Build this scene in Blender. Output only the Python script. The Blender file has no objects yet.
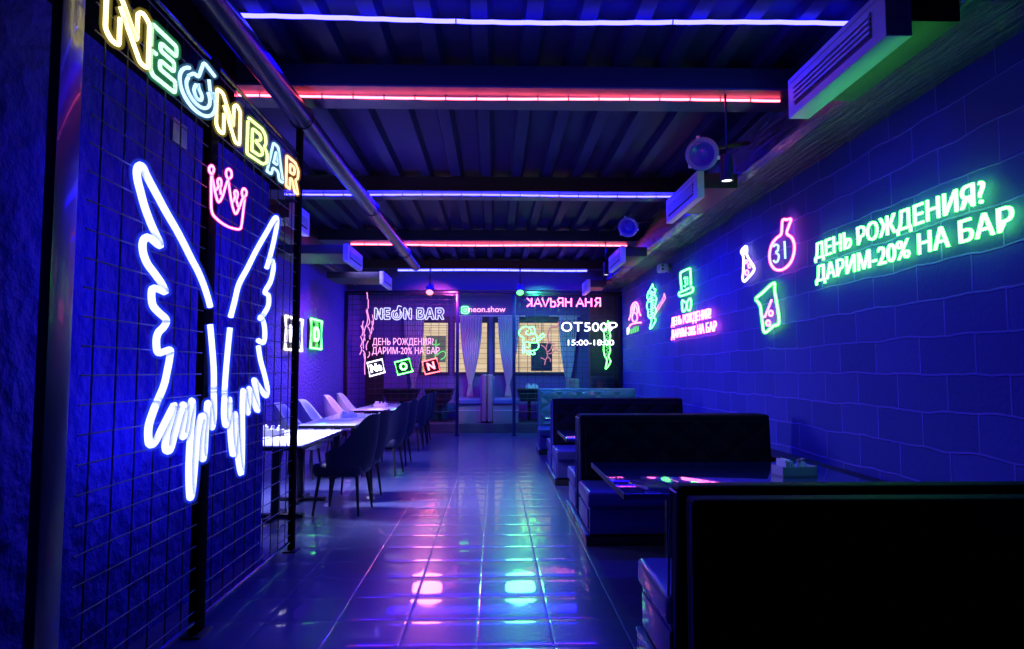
import bpy, bmesh, math, random
from mathutils import Vector, Matrix, Euler
R = math.radians
random.seed(7)
scene = bpy.context.scene
COL = scene.collection

# ------------------------------------------------------------------ camera
CAMZ = 1.4
cam_d = bpy.data.cameras.new('camera'); cam = bpy.data.objects.new('camera', cam_d); COL.objects.link(cam)
cam_d.sensor_width = 36.0; F = 688.0; cam_d.lens = F / 1024 * 36
cam.location = (0, 0, CAMZ)
cam.rotation_euler = Euler((R(90 + 3.8), 0, -math.atan(17 / F)), 'XYZ')
cam_d.clip_start = 0.05; cam_d.clip_end = 100
scene.camera = cam
CM = cam.rotation_euler.to_matrix()

def U(px, py, x=None, y=None, z=None):
    """world point where the sight line of a photo pixel meets an axis plane of the room"""
    d = CM @ Vector(((px - 512) / F, (324.5 - py) / F, -1))
    o = Vector((0, 0, CAMZ))
    if x is not None: t = (x - o.x) / d.x
    elif y is not None: t = (y - o.y) / d.y
    else: t = (z - o.z) / d.z
    return o + d * t

# ------------------------------------------------------------------ materials
def nt(name):
    m = bpy.data.materials.new(name); m.use_nodes = True
    t = m.node_tree
    return m, t, t.nodes, t.links, t.nodes['Principled BSDF']

def pr(name, col, rough=.5, metal=0, coat=0, spec=.5, bump=None, var=0.0):
    m, t, N, L, b = nt(name)
    b.inputs['Base Color'].default_value = (*col, 1)
    b.inputs['Roughness'].default_value = rough
    b.inputs['Metallic'].default_value = metal
    b.inputs['Coat Weight'].default_value = coat
    b.inputs['Specular IOR Level'].default_value = spec
    tc = N.new('ShaderNodeTexCoord')
    no = N.new('ShaderNodeTexNoise'); no.inputs['Scale'].default_value = bump[0] if bump else 8
    no.inputs['Detail'].default_value = 5
    L.new(tc.outputs['Object'], no.inputs['Vector'])
    if var:
        mx = N.new('ShaderNodeMix'); mx.data_type = 'RGBA'
        mx.inputs[6].default_value = tuple(c * (1 - var) for c in col) + (1,)
        mx.inputs[7].default_value = tuple(min(1, c * (1 + var)) for c in col) + (1,)
        L.new(no.outputs['Fac'], mx.inputs[0]); L.new(mx.outputs[2], b.inputs['Base Color'])
    if bump:
        bp = N.new('ShaderNodeBump'); bp.inputs['Strength'].default_value = 1; bp.inputs['Distance'].default_value = bump[1]
        L.new(no.outputs['Fac'], bp.inputs['Height']); L.new(bp.outputs['Normal'], b.inputs['Normal'])
    return m

def emit(name, col, s):
    m = bpy.data.materials.new(name); m.use_nodes = True
    N = m.node_tree.nodes; L = m.node_tree.links; N.clear()
    e = N.new('ShaderNodeEmission'); o = N.new('ShaderNodeOutputMaterial')
    e.inputs[0].default_value = (*col, 1); e.inputs[1].default_value = s
    L.new(e.outputs[0], o.inputs[0]); return m

def halo_shell(name, col, s, a):
    """translucent emissive shell imitating lens bloom round a lit tube"""
    m = bpy.data.materials.new(name); m.use_nodes = True
    N = m.node_tree.nodes; L = m.node_tree.links; N.clear()
    e = N.new('ShaderNodeEmission'); o = N.new('ShaderNodeOutputMaterial')
    tr = N.new('ShaderNodeBsdfTransparent'); mx = N.new('ShaderNodeMixShader')
    e.inputs[0].default_value = (*col, 1); e.inputs[1].default_value = s
    mx.inputs[0].default_value = a
    L.new(tr.outputs[0], mx.inputs[1]); L.new(e.outputs[0], mx.inputs[2]); L.new(mx.outputs[0], o.inputs[0]); return m

class Neon:
    def __init__(s, name, col, st, sl=None, sst=.8, a=.13):
        s.core = emit(name + ' tube', col, st); s.sl = halo_shell(name + ' halo', sl or col, sst, a)
NB = Neon('blue wing', (.085, .095, 1), 19, (.02, .06, 1), 1.1, .13)
NP = Neon('pink', (1, .14, .55), 10.0, (1, .03, .42), .7)
NG = Neon('green', (.1, 1, .12), 14, (.04, .9, .1), .6)
NG2 = Neon('mint', (.11, 1, .2), 11, (.03, .8, .2), .6)
NW = Neon('white', (.55, .55, 1), 2.6, (.35, .3, 1), .5)
NWW = Neon('cool white', (.8, .78, 1), 5, (.6, .5, 1), .5)
NR = Neon('red', (1, .12, .15), 8, (1, .03, .05), .7)
NY = Neon('warm yellow', (1, .85, .36), 4.2, (.9, .7, .1), .4)
NYG = Neon('lime', (.75, 1, .3), 3.4, (.5, .8, .08), .4)
NE_ = Neon('aqua green', (.5, 1, .6), 2.6, (.1, .8, .35), .4)
NCY = Neon('ice', (.5, .8, 1), 2.4, (.15, .45, .9), .4)
NOR = Neon('peach', (1, .6, .3), 3.4, (1, .35, .1), .4)
NPD = Neon('soft pink', (1, .4, .9), 2.0, (.9, .08, .7), .5)
NGD = Neon('soft green', (.2, .9, .3), 1.6, (.03, .8, .12), .45)
NPW = Neon('pale pink', (.85, .35, .55), 1.0, (.7, .15, .4), .2)

strip_b = emit('blue led', (.016, .013, 1), 46)
strip_b3 = emit('blue led far', (.05, .05, 1), 16)
strip_b1 = emit('blue led near', (.03, .027, 1), 26)
strip_r = emit('red led', (1, .075, .13), 13)

def tile_floor():
    m, t, N, L, b = nt('glossy dark floor tile')
    g = N.new('ShaderNodeNewGeometry'); sx = N.new('ShaderNodeSeparateXYZ'); L.new(g.outputs['Position'], sx.inputs[0])
    T = .396
    def M(op, a, bb=None, c=None):
        n = N.new('ShaderNodeMath'); n.operation = op
        for i, v in enumerate((a, bb, c)):
            if v is None: continue
            if isinstance(v, (int, float)): n.inputs[i].default_value = v
            else: L.new(v, n.inputs[i])
        return n.outputs[0]
    def ax(o, off):
        f = M('FRACT', M('MULTIPLY', M('SUBTRACT', o, off), 1 / T))
        return M('ABSOLUTE', M('SUBTRACT', M('MULTIPLY', f, 2), 1))      # 1 at a joint, 0 mid tile
    ux = ax(sx.outputs[0], -.09); uy = ax(sx.outputs[1], 3.574)
    dome = M('ADD', M('MULTIPLY', M('POWER', ux, 30), .5), M('POWER', uy, 6))
    no = N.new('ShaderNodeTexNoise'); no.inputs['Scale'].default_value = 9; no.inputs['Detail'].default_value = 3
    L.new(g.outputs['Position'], no.inputs['Vector'])
    h = M('ADD', M('MULTIPLY', dome, -1), M('MULTIPLY', no.outputs['Fac'], .12))
    bp = N.new('ShaderNodeBump'); bp.inputs['Strength'].default_value = 1; bp.inputs['Distance'].default_value = .0026
    L.new(h, bp.inputs['Height']); L.new(bp.outputs['Normal'], b.inputs['Normal'])
    j = M('GREATER_THAN', M('MAXIMUM', ux, uy), 1 - .012)
    mx = N.new('ShaderNodeMix'); mx.data_type = 'RGBA'
    mx.inputs[6].default_value = (.045, .05, .14, 1); mx.inputs[7].default_value = (.1, .1, .16, 1)
    L.new(j, mx.inputs[0]); L.new(mx.outputs[2], b.inputs['Base Color'])
    n2 = N.new('ShaderNodeTexNoise'); n2.inputs['Scale'].default_value = 3; L.new(g.outputs['Position'], n2.inputs['Vector'])
    L.new(M('ADD', M('MULTIPLY', n2.outputs['Fac'], .06), .27), b.inputs['Roughness'])
    b.inputs['Specular IOR Level'].default_value = .45
    b.inputs['Coat Weight'].default_value = .5; b.inputs['Coat Roughness'].default_value = .04
    L.new(bp.outputs['Normal'], b.inputs['Coat Normal'])
    return m

def block_wall():
    m, t, N, L, b = nt('painted block wall')
    g = N.new('ShaderNodeNewGeometry'); sx = N.new('ShaderNodeSeparateXYZ'); cb = N.new('ShaderNodeCombineXYZ')
    L.new(g.outputs['Position'], sx.inputs[0]); 
    nz = N.new('ShaderNodeTexNoise'); nz.inputs['Scale'].default_value = 2.2; nz.inputs['Detail'].default_value = 3
    L.new(g.outputs['Position'], nz.inputs['Vector'])
    ad = N.new('ShaderNodeMath'); ad.operation = 'MULTIPLY_ADD'; L.new(nz.outputs['Fac'], ad.inputs[0]); ad.inputs[1].default_value = .07; L.new(sx.outputs[2], ad.inputs[2])
    L.new(sx.outputs[1], cb.inputs[0]); L.new(ad.outputs[0], cb.inputs[1])
    br = N.new('ShaderNodeTexBrick'); br.inputs['Scale'].default_value = 1; br.inputs['Brick Width'].default_value = .52
    br.inputs['Row Height'].default_value = .235; br.inputs['Mortar Size'].default_value = .009; br.inputs['Mortar Smooth'].default_value = .6
    br.offset = .5
    L.new(cb.outputs[0], br.inputs['Vector'])
    br.inputs['Color1'].default_value = (.045, .06, .3, 1); br.inputs['Color2'].default_value = (.07, .08, .4, 1)
    br.inputs['Mortar'].default_value = (.2, .16, .72, 1)  # paler joints: light caught on their raised edges is put into the colour
    L.new(br.outputs['Color'], b.inputs['Base Color'])
    no = N.new('ShaderNodeTexNoise'); no.inputs['Scale'].default_value = 30; no.inputs['Detail'].default_value = 4
    L.new(g.outputs['Position'], no.inputs['Vector'])
    a2 = N.new('ShaderNodeMath'); a2.operation = 'MULTIPLY_ADD'; L.new(no.outputs['Fac'], a2.inputs[0]); a2.inputs[1].default_value = .25
    L.new(br.outputs['Fac'], a2.inputs[2])
    bp = N.new('ShaderNodeBump'); bp.inputs['Distance'].default_value = .012; L.new(a2.outputs[0], bp.inputs['Height'])
    L.new(bp.outputs['Normal'], b.inputs['Normal']); b.inputs['Roughness'].default_value = .6; b.inputs['Specular IOR Level'].default_value = .12
    return m

def film():
    m, t, N, L, b = nt('crinkled black gloss film')
    g = N.new('ShaderNodeNewGeometry'); mp = N.new('ShaderNodeMapping'); L.new(g.outputs['Position'], mp.inputs[0])
    mp.inputs['Scale'].default_value = (10, .9, 10); mp.inputs['Rotation'].default_value = (0, 0, R(14))
    no = N.new('ShaderNodeTexNoise'); no.inputs['Scale'].default_value = 2.0; no.inputs['Detail'].default_value = 5; no.inputs['Roughness'].default_value = .65
    L.new(mp.outputs[0], no.inputs['Vector'])
    bp = N.new('ShaderNodeBump'); bp.inputs['Distance'].default_value = .07; L.new(no.outputs['Fac'], bp.inputs['Height'])
    L.new(bp.outputs['Normal'], b.inputs['Normal'])
    b.inputs['Base Color'].default_value = (.09, .09, .13, 1); b.inputs['Roughness'].default_value = .07; b.inputs['Metallic'].default_value = .95
    return m

def wood_lit():
    m = bpy.data.materials.new('lit plank blind behind glass'); m.use_nodes = True
    N = m.node_tree.nodes; L = m.node_tree.links; N.clear()
    g = N.new('ShaderNodeNewGeometry'); sx = N.new('ShaderNodeSeparateXYZ'); cb = N.new('ShaderNodeCombineXYZ')
    L.new(g.outputs['Position'], sx.inputs[0]); L.new(sx.outputs[0], cb.inputs[0]); L.new(sx.outputs[2], cb.inputs[1])
    br = N.new('ShaderNodeTexBrick'); br.inputs['Scale'].default_value = 1; br.inputs['Brick Width'].default_value = 1.1
    br.inputs['Row Height'].default_value = .13; br.inputs['Mortar Size'].default_value = .008
    br.inputs['Color1'].default_value = (.5, .38, .25, 1); br.inputs['Color2'].default_value = (.62, .49, .33, 1); br.inputs['Mortar'].default_value = (.3, .2, .12, 1)
    L.new(cb.outputs[0], br.inputs['Vector'])
    e = N.new('ShaderNodeEmission'); o = N.new('ShaderNodeOutputMaterial'); L.new(br.outputs['Color'], e.inputs[0]); e.inputs[1].default_value = 1.35
    L.new(e.outputs[0], o.inputs[0]); return m

FLOOR = tile_floor(); BLOCK = block_wall(); FILM = film(); PLANK = wood_lit()
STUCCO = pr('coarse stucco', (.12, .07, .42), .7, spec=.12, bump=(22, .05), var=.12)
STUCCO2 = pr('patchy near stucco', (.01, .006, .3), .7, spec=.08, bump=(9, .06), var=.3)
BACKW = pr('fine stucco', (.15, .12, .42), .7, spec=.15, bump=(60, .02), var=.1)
BLACK = pr('black paint', (.012, .012, .016), .5, bump=(30, .001))
BLACKG = pr('black gloss metal', (.02, .02, .03), .22, .3, bump=(4, .002))
MATTE = pr('matte black', (.003, .003, .004), .9, spec=.03)
POST = pr('dark blue gloss post', (.008, .008, .07), .3, 0, .25, bump=(3, .001))
WIRE = pr('grey wire', (.03, .03, .05), .5, .1, bump=(30, .0003))
DUCTM = pr('dark duct paint', (.02, .02, .06), .3, .2, bump=(12, .002))
DECK = pr('painted deck sheet', (.014, .01, .075), .5, 0, spec=.08, bump=(6, .003), var=.15)
BEAMM = pr('painted beam', (.012, .012, .02), .45, 0, bump=(14, .002))
BEAMU = pr('grey beam flange', (.07, .06, .13), .4, .1, bump=(14, .002))
WPLAST = pr('white plastic', (.6, .6, .75), .4, bump=(40, .0003))
GREYP = pr('grey plastic', (.3, .3, .35), .4, bump=(40, .0003))
LEATH = pr('dark leather', (.004, .004, .012), .6, 0, 0, .06, bump=(120, .0012))
LEATH_LIT = pr('green lit quilted leather', (.05, .16, .15), .35, 0, .4, bump=(120, .0012))  # the dark booth leather with green light put into its base colour
LEATHB = pr('blue lit side leather', (.03, .03, .22), .42, 0, .2, bump=(120, .001))  # dark blue leather with the blue side light worked into its colour
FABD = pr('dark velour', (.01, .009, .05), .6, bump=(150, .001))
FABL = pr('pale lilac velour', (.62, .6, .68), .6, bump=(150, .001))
LEGM = pr('black chair leg', (.015, .015, .02), .35, bump=(30, .0003))
TTOP = pr('white laminate', (.8, .78, .9), .16, 0, .5, bump=(20, .0004))
DTOP = pr('dark lacquer top', (.02, .02, .16), .06, 0, 1, bump=(5, .0004))
CURT = pr('sheer curtain', (.5, .5, .62), .6, bump=(80, .002))
WFRAME = pr('dark window frame', (.03, .025, .05), .5, bump=(20, .001))
PODM = pr('dark podium', (.05, .05, .07), .5, bump=(10, .002))
PAPER = pr('white paper', (.85, .85, .9), .6, bump=(40, .0005))
LAMPW = emit('lamp lens', (1, .93, .98), 3.5)
GREYL = emit('grey day view', (.12, .12, .13), 1)

TRAY = pr('pale caddy plastic', (.6, .6, .66), .4, bump=(40, .0004))
# ------------------------------------------------------------------ mesh helpers
def B(): return bmesh.new()
def box(bm, x0, x1, y0, y1, z0, z1, bev=0, seg=2):
    r = bmesh.ops.create_cube(bm, size=1)
    for v in r['verts']:
        v.co = Vector((x0 + (v.co.x + .5) * (x1 - x0), y0 + (v.co.y + .5) * (y1 - y0), z0 + (v.co.z + .5) * (z1 - z0)))
    if bev:
        es = list({e for v in r['verts'] for e in v.link_edges})
        bmesh.ops.bevel(bm, geom=es, offset=bev, segments=seg, profile=.6, affect='EDGES')
    return bm
def tube(bm, pts, r, seg=8, closed=False, r1=None):
    P = [Vector(p) for p in pts]; Q = [P[0]]
    for p in P[1:]:
        if (p - Q[-1]).length > 1e-5: Q.append(p)
    P = Q; n = len(P)
    if closed and (P[0] - P[-1]).length < 1e-4: P.pop(); n -= 1
    if n < 2: return bm
    rings = []; up = None
    for i in range(n):
        if closed: t = (P[(i + 1) % n] - P[i - 1])
        elif i == 0: t = P[1] - P[0]
        elif i == n - 1: t = P[-1] - P[-2]
        else: t = (P[i + 1] - P[i]).normalized() + (P[i] - P[i - 1]).normalized()
        if t.length < 1e-6: t = P[i] - P[i - 1]
        t.normalize()
        if up is None:
            up = Vector((0, 0, 1)) if abs(t.z) < .9 else Vector((1, 0, 0))
        up = (up - t * up.dot(t))
        if up.length < 1e-3: up = t.orthogonal()
        up.normalize(); s = t.cross(up)
        rr = r if r1 is None else r + (r1 - r) * i / (n - 1)
        rings.append([bm.verts.new(P[i] + (up * math.cos(a) + s * math.sin(a)) * rr) for a in [2 * math.pi * k / seg for k in range(seg)]])
    m = n if closed else n - 1
    for i in range(m):
        a, b = rings[i], rings[(i + 1) % n]
        for k in range(seg): bm.faces.new((a[k], a[(k + 1) % seg], b[(k + 1) % seg], b[k]))
    if not closed:
        bm.faces.new(rings[0][::-1]); bm.faces.new(rings[-1])
    return bm
def lathe(bm, prof, seg=24, M=Matrix()):
    rings = []
    for r, z in prof:
        rings.append([bm.verts.new(M @ Vector((max(r, 1e-4) * math.cos(2 * math.pi * k / seg), max(r, 1e-4) * math.sin(2 * math.pi * k / seg), z))) for k in range(seg)])
    for a, b in zip(rings, rings[1:]):
        for k in range(seg): bm.faces.new((a[k], a[(k + 1) % seg], b[(k + 1) % seg], b[k]))
    return bm
def cr(pts, n=5, closed=False):
    P = [Vector(p) for p in pts]; out = []
    N_ = len(P)
    rng = range(N_) if closed else range(N_ - 1)
    for i in rng:
        if closed: a, b, c, d = P[i - 1], P[i], P[(i + 1) % N_], P[(i + 2) % N_]
        else: a, b, c, d = P[max(i - 1, 0)], P[i], P[i + 1], P[min(i + 2, N_ - 1)]
        for k in range(n):
            t = k / n
            out.append(.5 * ((2 * b) + (c - a) * t + (2 * a - 5 * b + 4 * c - d) * t * t + (3 * b - a - 3 * c + d) * t ** 3))
    if not closed: out.append(P[-1])
    return out

def root_loc(o):
    v = Vector((0, 0, 0))
    while o is not None: v = v + o.location; o = o.parent
    return v
def link(name, bm, mat, parent=None, smooth=True, loc=None, local=False):
    """bm holds world coordinates unless local; the object gets its own origin"""
    bmesh.ops.recalc_face_normals(bm, faces=bm.faces)
    if not local:
        if parent is not None: off = root_loc(parent); L0 = Vector((0, 0, 0))
        else:
            if loc is None:
                xs = [v.co for v in bm.verts]
                loc = Vector(((min(v.x for v in xs) + max(v.x for v in xs)) / 2, (min(v.y for v in xs) + max(v.y for v in xs)) / 2, min(v.z for v in xs)))
            off = Vector(loc); L0 = off
        for v in bm.verts: v.co -= off
    else: L0 = Vector(loc) if loc is not None else Vector((0, 0, 0))
    me = bpy.data.meshes.new(name); bm.to_mesh(me); bm.free()
    me.materials.append(mat)
    if smooth:
        me.polygons.foreach_set('use_smooth', [True] * len(me.polygons))
        try: me.set_sharp_from_angle(angle=R(38))
        except Exception: pass
    o = bpy.data.objects.new(name, me); COL.objects.link(o)
    if parent is not None: o.parent = parent
    o.location = L0
    return o
def thing(name, label, cat, loc=(0, 0, 0), group=None, rz=0):
    o = bpy.data.objects.new(name, None); COL.objects.link(o); o.empty_display_size = .1
    o.location = loc; o.rotation_euler = (0, 0, rz)
    o['label'] = label; o['category'] = cat
    if group: o['group'] = group
    return o
def tag(o, label, cat, group=None, kind=None):
    o['label'] = label; o['category'] = cat
    if group: o['group'] = group
    if kind: o['kind'] = kind
    return o
def struct(name, bm, mat, parent=None, smooth=False):
    o = link(name, bm, mat, parent, smooth=smooth)
    if parent is None: o['kind'] = 'structure'
    return o
KIDS = {}
def kids(o): return [c for c in COL.objects if c.parent == o]
def dup(o, parent=None):
    c = o.copy(); COL.objects.link(c); c.parent = parent
    for ch in kids(o): dup(ch, c)
    return c
def clone(o, loc, rz, label, group=None):
    c = dup(o); c.location = loc; c.rotation_euler = (0, 0, rz); c['label'] = label
    if group: c['group'] = group
    return c

# ------------------------------------------------------------------ room shell
XL, XR, YB, ZC = -3.25, 2.77, 17.4, 3.85
struct('floor', box(B(), XL - .2, XR + .2, -3, YB + .2, -.1, 0), FLOOR)
struct('wall_right', box(B(), XR, XR + .2, -3, YB + .2, 0, ZC + .2), BLOCK)
struct('wall_left', box(B(), XL - .2, XL, 4.5, YB + .2, 0, ZC + .2), STUCCO)
# near partition wall behind the wire screen
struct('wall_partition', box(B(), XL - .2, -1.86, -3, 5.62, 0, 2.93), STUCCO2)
struct('wall_back', box(B(), XL - .2, XR + .2, YB, YB + .2, 0, ZC + .2), BACKW)
struct('wall_rear', box(B(), XL - .2, XR + .2, -3.2, -3, 0, ZC + .2), BLACK)
struct('trim_1', box(B(), XL - .2, -1.96, -3, 5.1, 2.935, ZC), MATTE)     # added black box, stands in for the dark gap over the partition
# profiled deck ceiling
bm = B(); pitch = .37; x = XL - .1; prof = []
while x < XR + .1:
    prof += [(x, ZC), (x + .2, ZC), (x + .225, ZC - .075), (x + .335, ZC - .075), (x + .37, ZC)]; x += pitch
prof = [p for i, p in enumerate(prof) if i == 0 or p != prof[i - 1]]
for ya, yb in ((-3, YB),):
    lo = [bm.verts.new((px, ya, pz)) for px, pz in prof]; hi = [bm.verts.new((px, yb, pz)) for px, pz in prof]
    lo2 = [bm.verts.new((px, ya, ZC + .1)) for px, pz in prof]; hi2 = [bm.verts.new((px, yb, ZC + .1)) for px, pz in prof]
    for i in range(len(prof) - 1):
        bm.faces.new((lo[i], lo[i + 1], hi[i + 1], hi[i])); bm.faces.new((lo2[i], hi2[i], hi2[i + 1], lo2[i + 1]))
        bm.faces.new((lo[i], lo2[i], lo2[i + 1], lo[i + 1])); bm.faces.new((hi[i], hi[i + 1], hi2[i + 1], hi2[i]))
struct('ceiling', bm, DECK)
# cross beams with pale undersides
ZB = 3.60
beamY = [5.22, 8.32, 11.55, 14.75]
for k, y in enumerate(beamY):
    o = struct('trim_%d' % (k + 2), box(B(), XL, XR, y, y + .42, ZB, ZC - .08), BEAMM)
    struct('flange', box(B(), XL, XR, y - .02, y + .44, ZB - .014, ZB), BEAMU, o)
# side bulkhead on the right: crinkled gloss film
def soffit():
    bm = B(); n = 70; rows = []
    pr_ = [(2.5, ZC - .08), (2.36, 3.4), (2.28, 3.22), (2.34, 3.165), (2.5, 3.16), (2.68, 3.165), (XR - .002, 3.18)]
    for i in range(n + 1):
        y = -2.9 + (15 + 2.7) * i / n
        rows.append([bm.verts.new((px + random.uniform(-.008, .008) * (0 < j < len(pr_) - 1), y, pz + random.uniform(-.008, .008) * (0 < j < len(pr_) - 1))) for j, (px, pz) in enumerate(pr_)])
    for a, b in zip(rows, rows[1:]):
        for j in range(len(pr_) - 1): bm.faces.new((a[j], a[j + 1], b[j + 1], b[j]))
    for r_ in (rows[0], rows[-1]):
        pass
    return bm
so = struct('trim_6', soffit(), FILM, smooth=True)
# left cornice bulkhead and pale edge
bm = box(B(), XL, XL + .28, 5.7, YB, 3.32, ZC - .08, .03)
struct('trim_7', bm, BEAMM)
bm = tube(B(), [(XL + .2, 5.65, 3.3), (XL + .2, 15.0, 3.3)], .05, 12)
struct('trim_8', bm, DUCTM, smooth=True)
# dark header above the far screen
struct('trim_9', box(B(), XL, XR, 15.05, 15.2, 3.16, ZB - .02), pr('dark blue header', (.04, .04, .1), .6, bump=(20, .003)))
# low ledge by the right wall
struct('trim_10', box(B(), 2.5, XR, .5, 12.6, 0, .62, .01), BLACK)

# duct
t = thing('ceiling_duct', 'long dark round duct running under the ceiling beams towards the back', 'duct', (-1.55, 8, 3.3))
link('pipe', tube(B(), [(-1.55, y, 3.42) for y in (2.0, 6, 9, 12, 13.4)], .085, 24), DUCTM, t)
for y in (5.43, 8.53, 11.76): link('hanger', tube(B(), [(-1.55 + .095 * math.cos(a), y, 3.42 + .095 * math.sin(a)) for a in [2 * math.pi * k / 24 for k in range(24)]], .006, 6, True), BLACKG, t)
# ------------------------------------------------------------------ led strips
def led(y, z, x0, x1, mat, label, r=.014, wav=.012, clips=True):
    pts = []
    n = int((x1 - x0) / .235)
    for i in range(n * 4 + 1):
        x = x0 + (x1 - x0) * i / (n * 4); pts.append((x, y, z - .006 + wav * math.sin(x * 1.7 + y) * .5 - wav * .12 * abs(math.sin(math.pi * i / 4))))
    t = thing('led_strip', label, 'light strip', (0, y, z), 'coloured light strips across the ceiling')
    link('diffuser', tube(B(), pts, r, 10), mat, t)
    for i in range(0, n + 1, 1 if clips else 6):
        x = x0 + (x1 - x0) * i / n; zz = pts[i * 4][2] if i * 4 < len(pts) else z
        link('clip', box(B(), x - .004, x + .004, y - r - .003, y + r + .003, zz - r - .002, zz + r + .012), BLACK, t, smooth=False)
yl = U(545, 20, z=3.745).y
led(yl, 3.745, -1.72, U(850, 20, y=yl).x, strip_b1, 'blue light strip nearest the camera, stretched below the ceiling sheet', .014, .025, False)
led(U(540, 98, z=3.575).y, 3.575, -2.6, 2.3, strip_r, 'nearest red light strip under the first ceiling beam', .0095)
led(U(540, 195, z=3.575).y, 3.575, -2.6, 2.25, strip_b, 'blue light strip under the second ceiling beam', .0105)
led(U(540, 245, z=3.575).y, 3.575, -2.5, 2.3, strip_r, 'farther red light strip under the third ceiling beam', .013)
led(14.8, 3.565, -2.1, 2.0, strip_b3, 'short faraway blue light strip under the last ceiling beam', .018)

# ------------------------------------------------------------------ wire screens
def screen(label, a, b, axis, fixed, z0, z1, dv=.17, dh=.113, r=.0035, posts=True, pr_=.035, group=None, frame=True):
    """wire mesh panel in plane axis=fixed from a to b"""
    def pt(u, z, off=0): return (fixed + off, u, z) if axis == 'x' else (u, fixed + off, z)
    t = thing('wire_screen', label, 'screen', pt((a + b) / 2, 0), group)
    bm = B(); u = a + dv / 2
    while u < b: tube(bm, [pt(u, z0), pt(u, z1)], r, 5); u += dv
    z = z0 + dh / 2
    while z < z1: tube(bm, [pt(a, z, r * 1.5), pt(b, z, r * 1.5)], r, 5); z += dh
    link('wire_mesh', bm, WIRE, t)
    if frame:
        bm = B()
        bm.free()
        for z in (z0, z1): link('frame_rail', tube(B(), [pt(a, z), pt(b, z)], .012, 6), BLACKG, t)
    return t
XG = -1.58
yP = [2.66, 3.74, 3.87, 5.44]
t1 = screen('wire mesh screen panel carrying the left neon wing and half the bar name', yP[0], yP[1], 'x', XG, .08, 3.12, group=None)
t2 = screen('wire mesh screen panel with the right neon wing, next to the tables', yP[2], yP[3], 'x', XG, .08, 3.12)
for x0, x1, y0, y1, zt, lab in ((-1.64, -1.60, 2.5, 2.64, ZC - .1, 'thick dark post at the near end of the wire screen'), (-1.61, -1.565, 3.75, 3.86, 3.15, 'dark post behind the crown, middle of the wire screen'), (-1.60, -1.56, 5.45, 5.53, ZC - .1, 'dark post at the far end of the wire screen beside the white tables')):
    o = thing('screen_post', lab, 'post', ((x0 + x1) / 2, (y0 + y1) / 2, 0))
    link('post', box(B(), x0, x1, y0, y1, 0, zt, .006), POST if y0 < 3 else MATTE, o)
    link('foot_plate', box(B(), x0 - .03, x1 + .03, y0 - .03, y1 + .03, 0, .012, .003), BLACK, o)

# ------------------------------------------------------------------ neon helpers
def strokes(name, sets, neon, r, parent, n=5, sl=2.0, smooth=True, label=None):
    bm = B(); bs = B()
    for pts, closed in sets:
        q = cr(pts, n, closed) if smooth else [Vector(p) for p in pts]
        tube(bm, q, r, 8, closed)
        for f_ in (.5, .85, 1.2): tube(bs, q, r * (1 + (sl - 1) * f_), 8, closed)  # nested glowing shells imitate bloom round the tube
    o = link(name, bm, neon.core, parent)
    s = link('tube_halo', bs, neon.sl, o)
    if label: o['label'] = label
    return o

XW = XG + .045
def W(lst, ox, oy, sc): return [U(ox + x / sc, oy + y / sc, x=XW) for x, y in lst]
# left wing
lw1 = W([(75, 570 - 0)], 0, 0, 1)
up = W([(578, 480), (560, 410), (530, 320), (490, 225), (440, 130), (385, 20)], 130, 240, 7.21) + \
     W([(395, 640), (330, 530), (260, 410), (190, 280), (125, 160), (95, 95), (70, 75), (50, 110), (55, 180), (75, 260), (105, 370), (145, 480), (185, 570), (212, 628)], 130, 155, 7.21)[1:] + \
     W([(212, 40), (150, -10), (115, -18), (92, 20), (95, 90), (125, 170), (180, 245), (225, 310), (252, 372), (205, 355), (165, 350), (155, 400), (165, 470), (205, 520), (250, 560), (262, 590), (240, 630)], 130, 240, 7.21) + \
     W([(205, 90), (190, 150), (205, 235), (285, 215), (288, 260), (270, 360), (245, 470), (195, 590)], 130, 320, 7.21) + \
     W([(120, 75), (80, 190), (75, 270), (85, 308), (115, 290), (150, 220), (190, 140), (220, 85), (205, 150), (180, 240), (170, 320), (185, 345), (205, 320), (230, 220), (262, 100), (275, 88), (275, 150), (262, 230), (270, 265), (285, 230), (300, 140), (320, 60), (325, 120), (312, 260), (303, 420), (305, 560), (312, 608), (325, 560), (340, 400), (350, 260), (370, 155), (385, 160), (375, 260), (372, 350), (382, 390), (392, 350), (400, 200), (408, 75), (420, 110), (425, 180), (434, 212), (443, 170), (446, 100), (444, 0)], 135, 390, 5.64) + \
     W([(605, 500), (603, 340), (590, 170), (578, 35)], 130, 320, 7.21)
# right wing
rw = W([(122, 628), (145, 540), (170, 440), (220, 345), (275, 235), (335, 130), (385, 45), (395, 80), (375, 190), (350, 290), (335, 340)], 210, 210, 5.9)
rw2 = W([(345, 300), (368, 300), (373, 350), (358, 420), (330, 470), (325, 488), (345, 505), (345, 560), (320, 610), (295, 640)], 210, 210, 5.9) + \
      W([(405, 50), (425, 100), (432, 180), (420, 235), (385, 220)], 205, 310, 7.21)
rw3 = W([(385, 262), (400, 360), (430, 470), (450, 570), (440, 620), (400, 570), (360, 510)], 205, 310, 7.21) + \
      W([(318, 10), (335, 100), (342, 200), (310, 130), (285, 55), (283, 130), (278, 215), (262, 150), (247, 68), (242, 200), (243, 400), (236, 605), (215, 520), (205, 380), (196, 220), (190, 350), (182, 485), (168, 400), (160, 250), (158, 125), (150, 200), (135, 295), (122, 220), (128, 80)], 205, 380, 6.49) + \
      W([(140, 600), (150, 450), (165, 280), (180, 130)], 205, 310, 7.21)
t = thing('neon_wings_sign', 'large pair of glowing blue white neon angel wings on the wire screen', 'neon sign', (XW, 4.0, .9))
def tubes(name, pts, neon, r, parent, closed=False): return strokes(name, [(pts, closed)], neon, r, parent)
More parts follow.
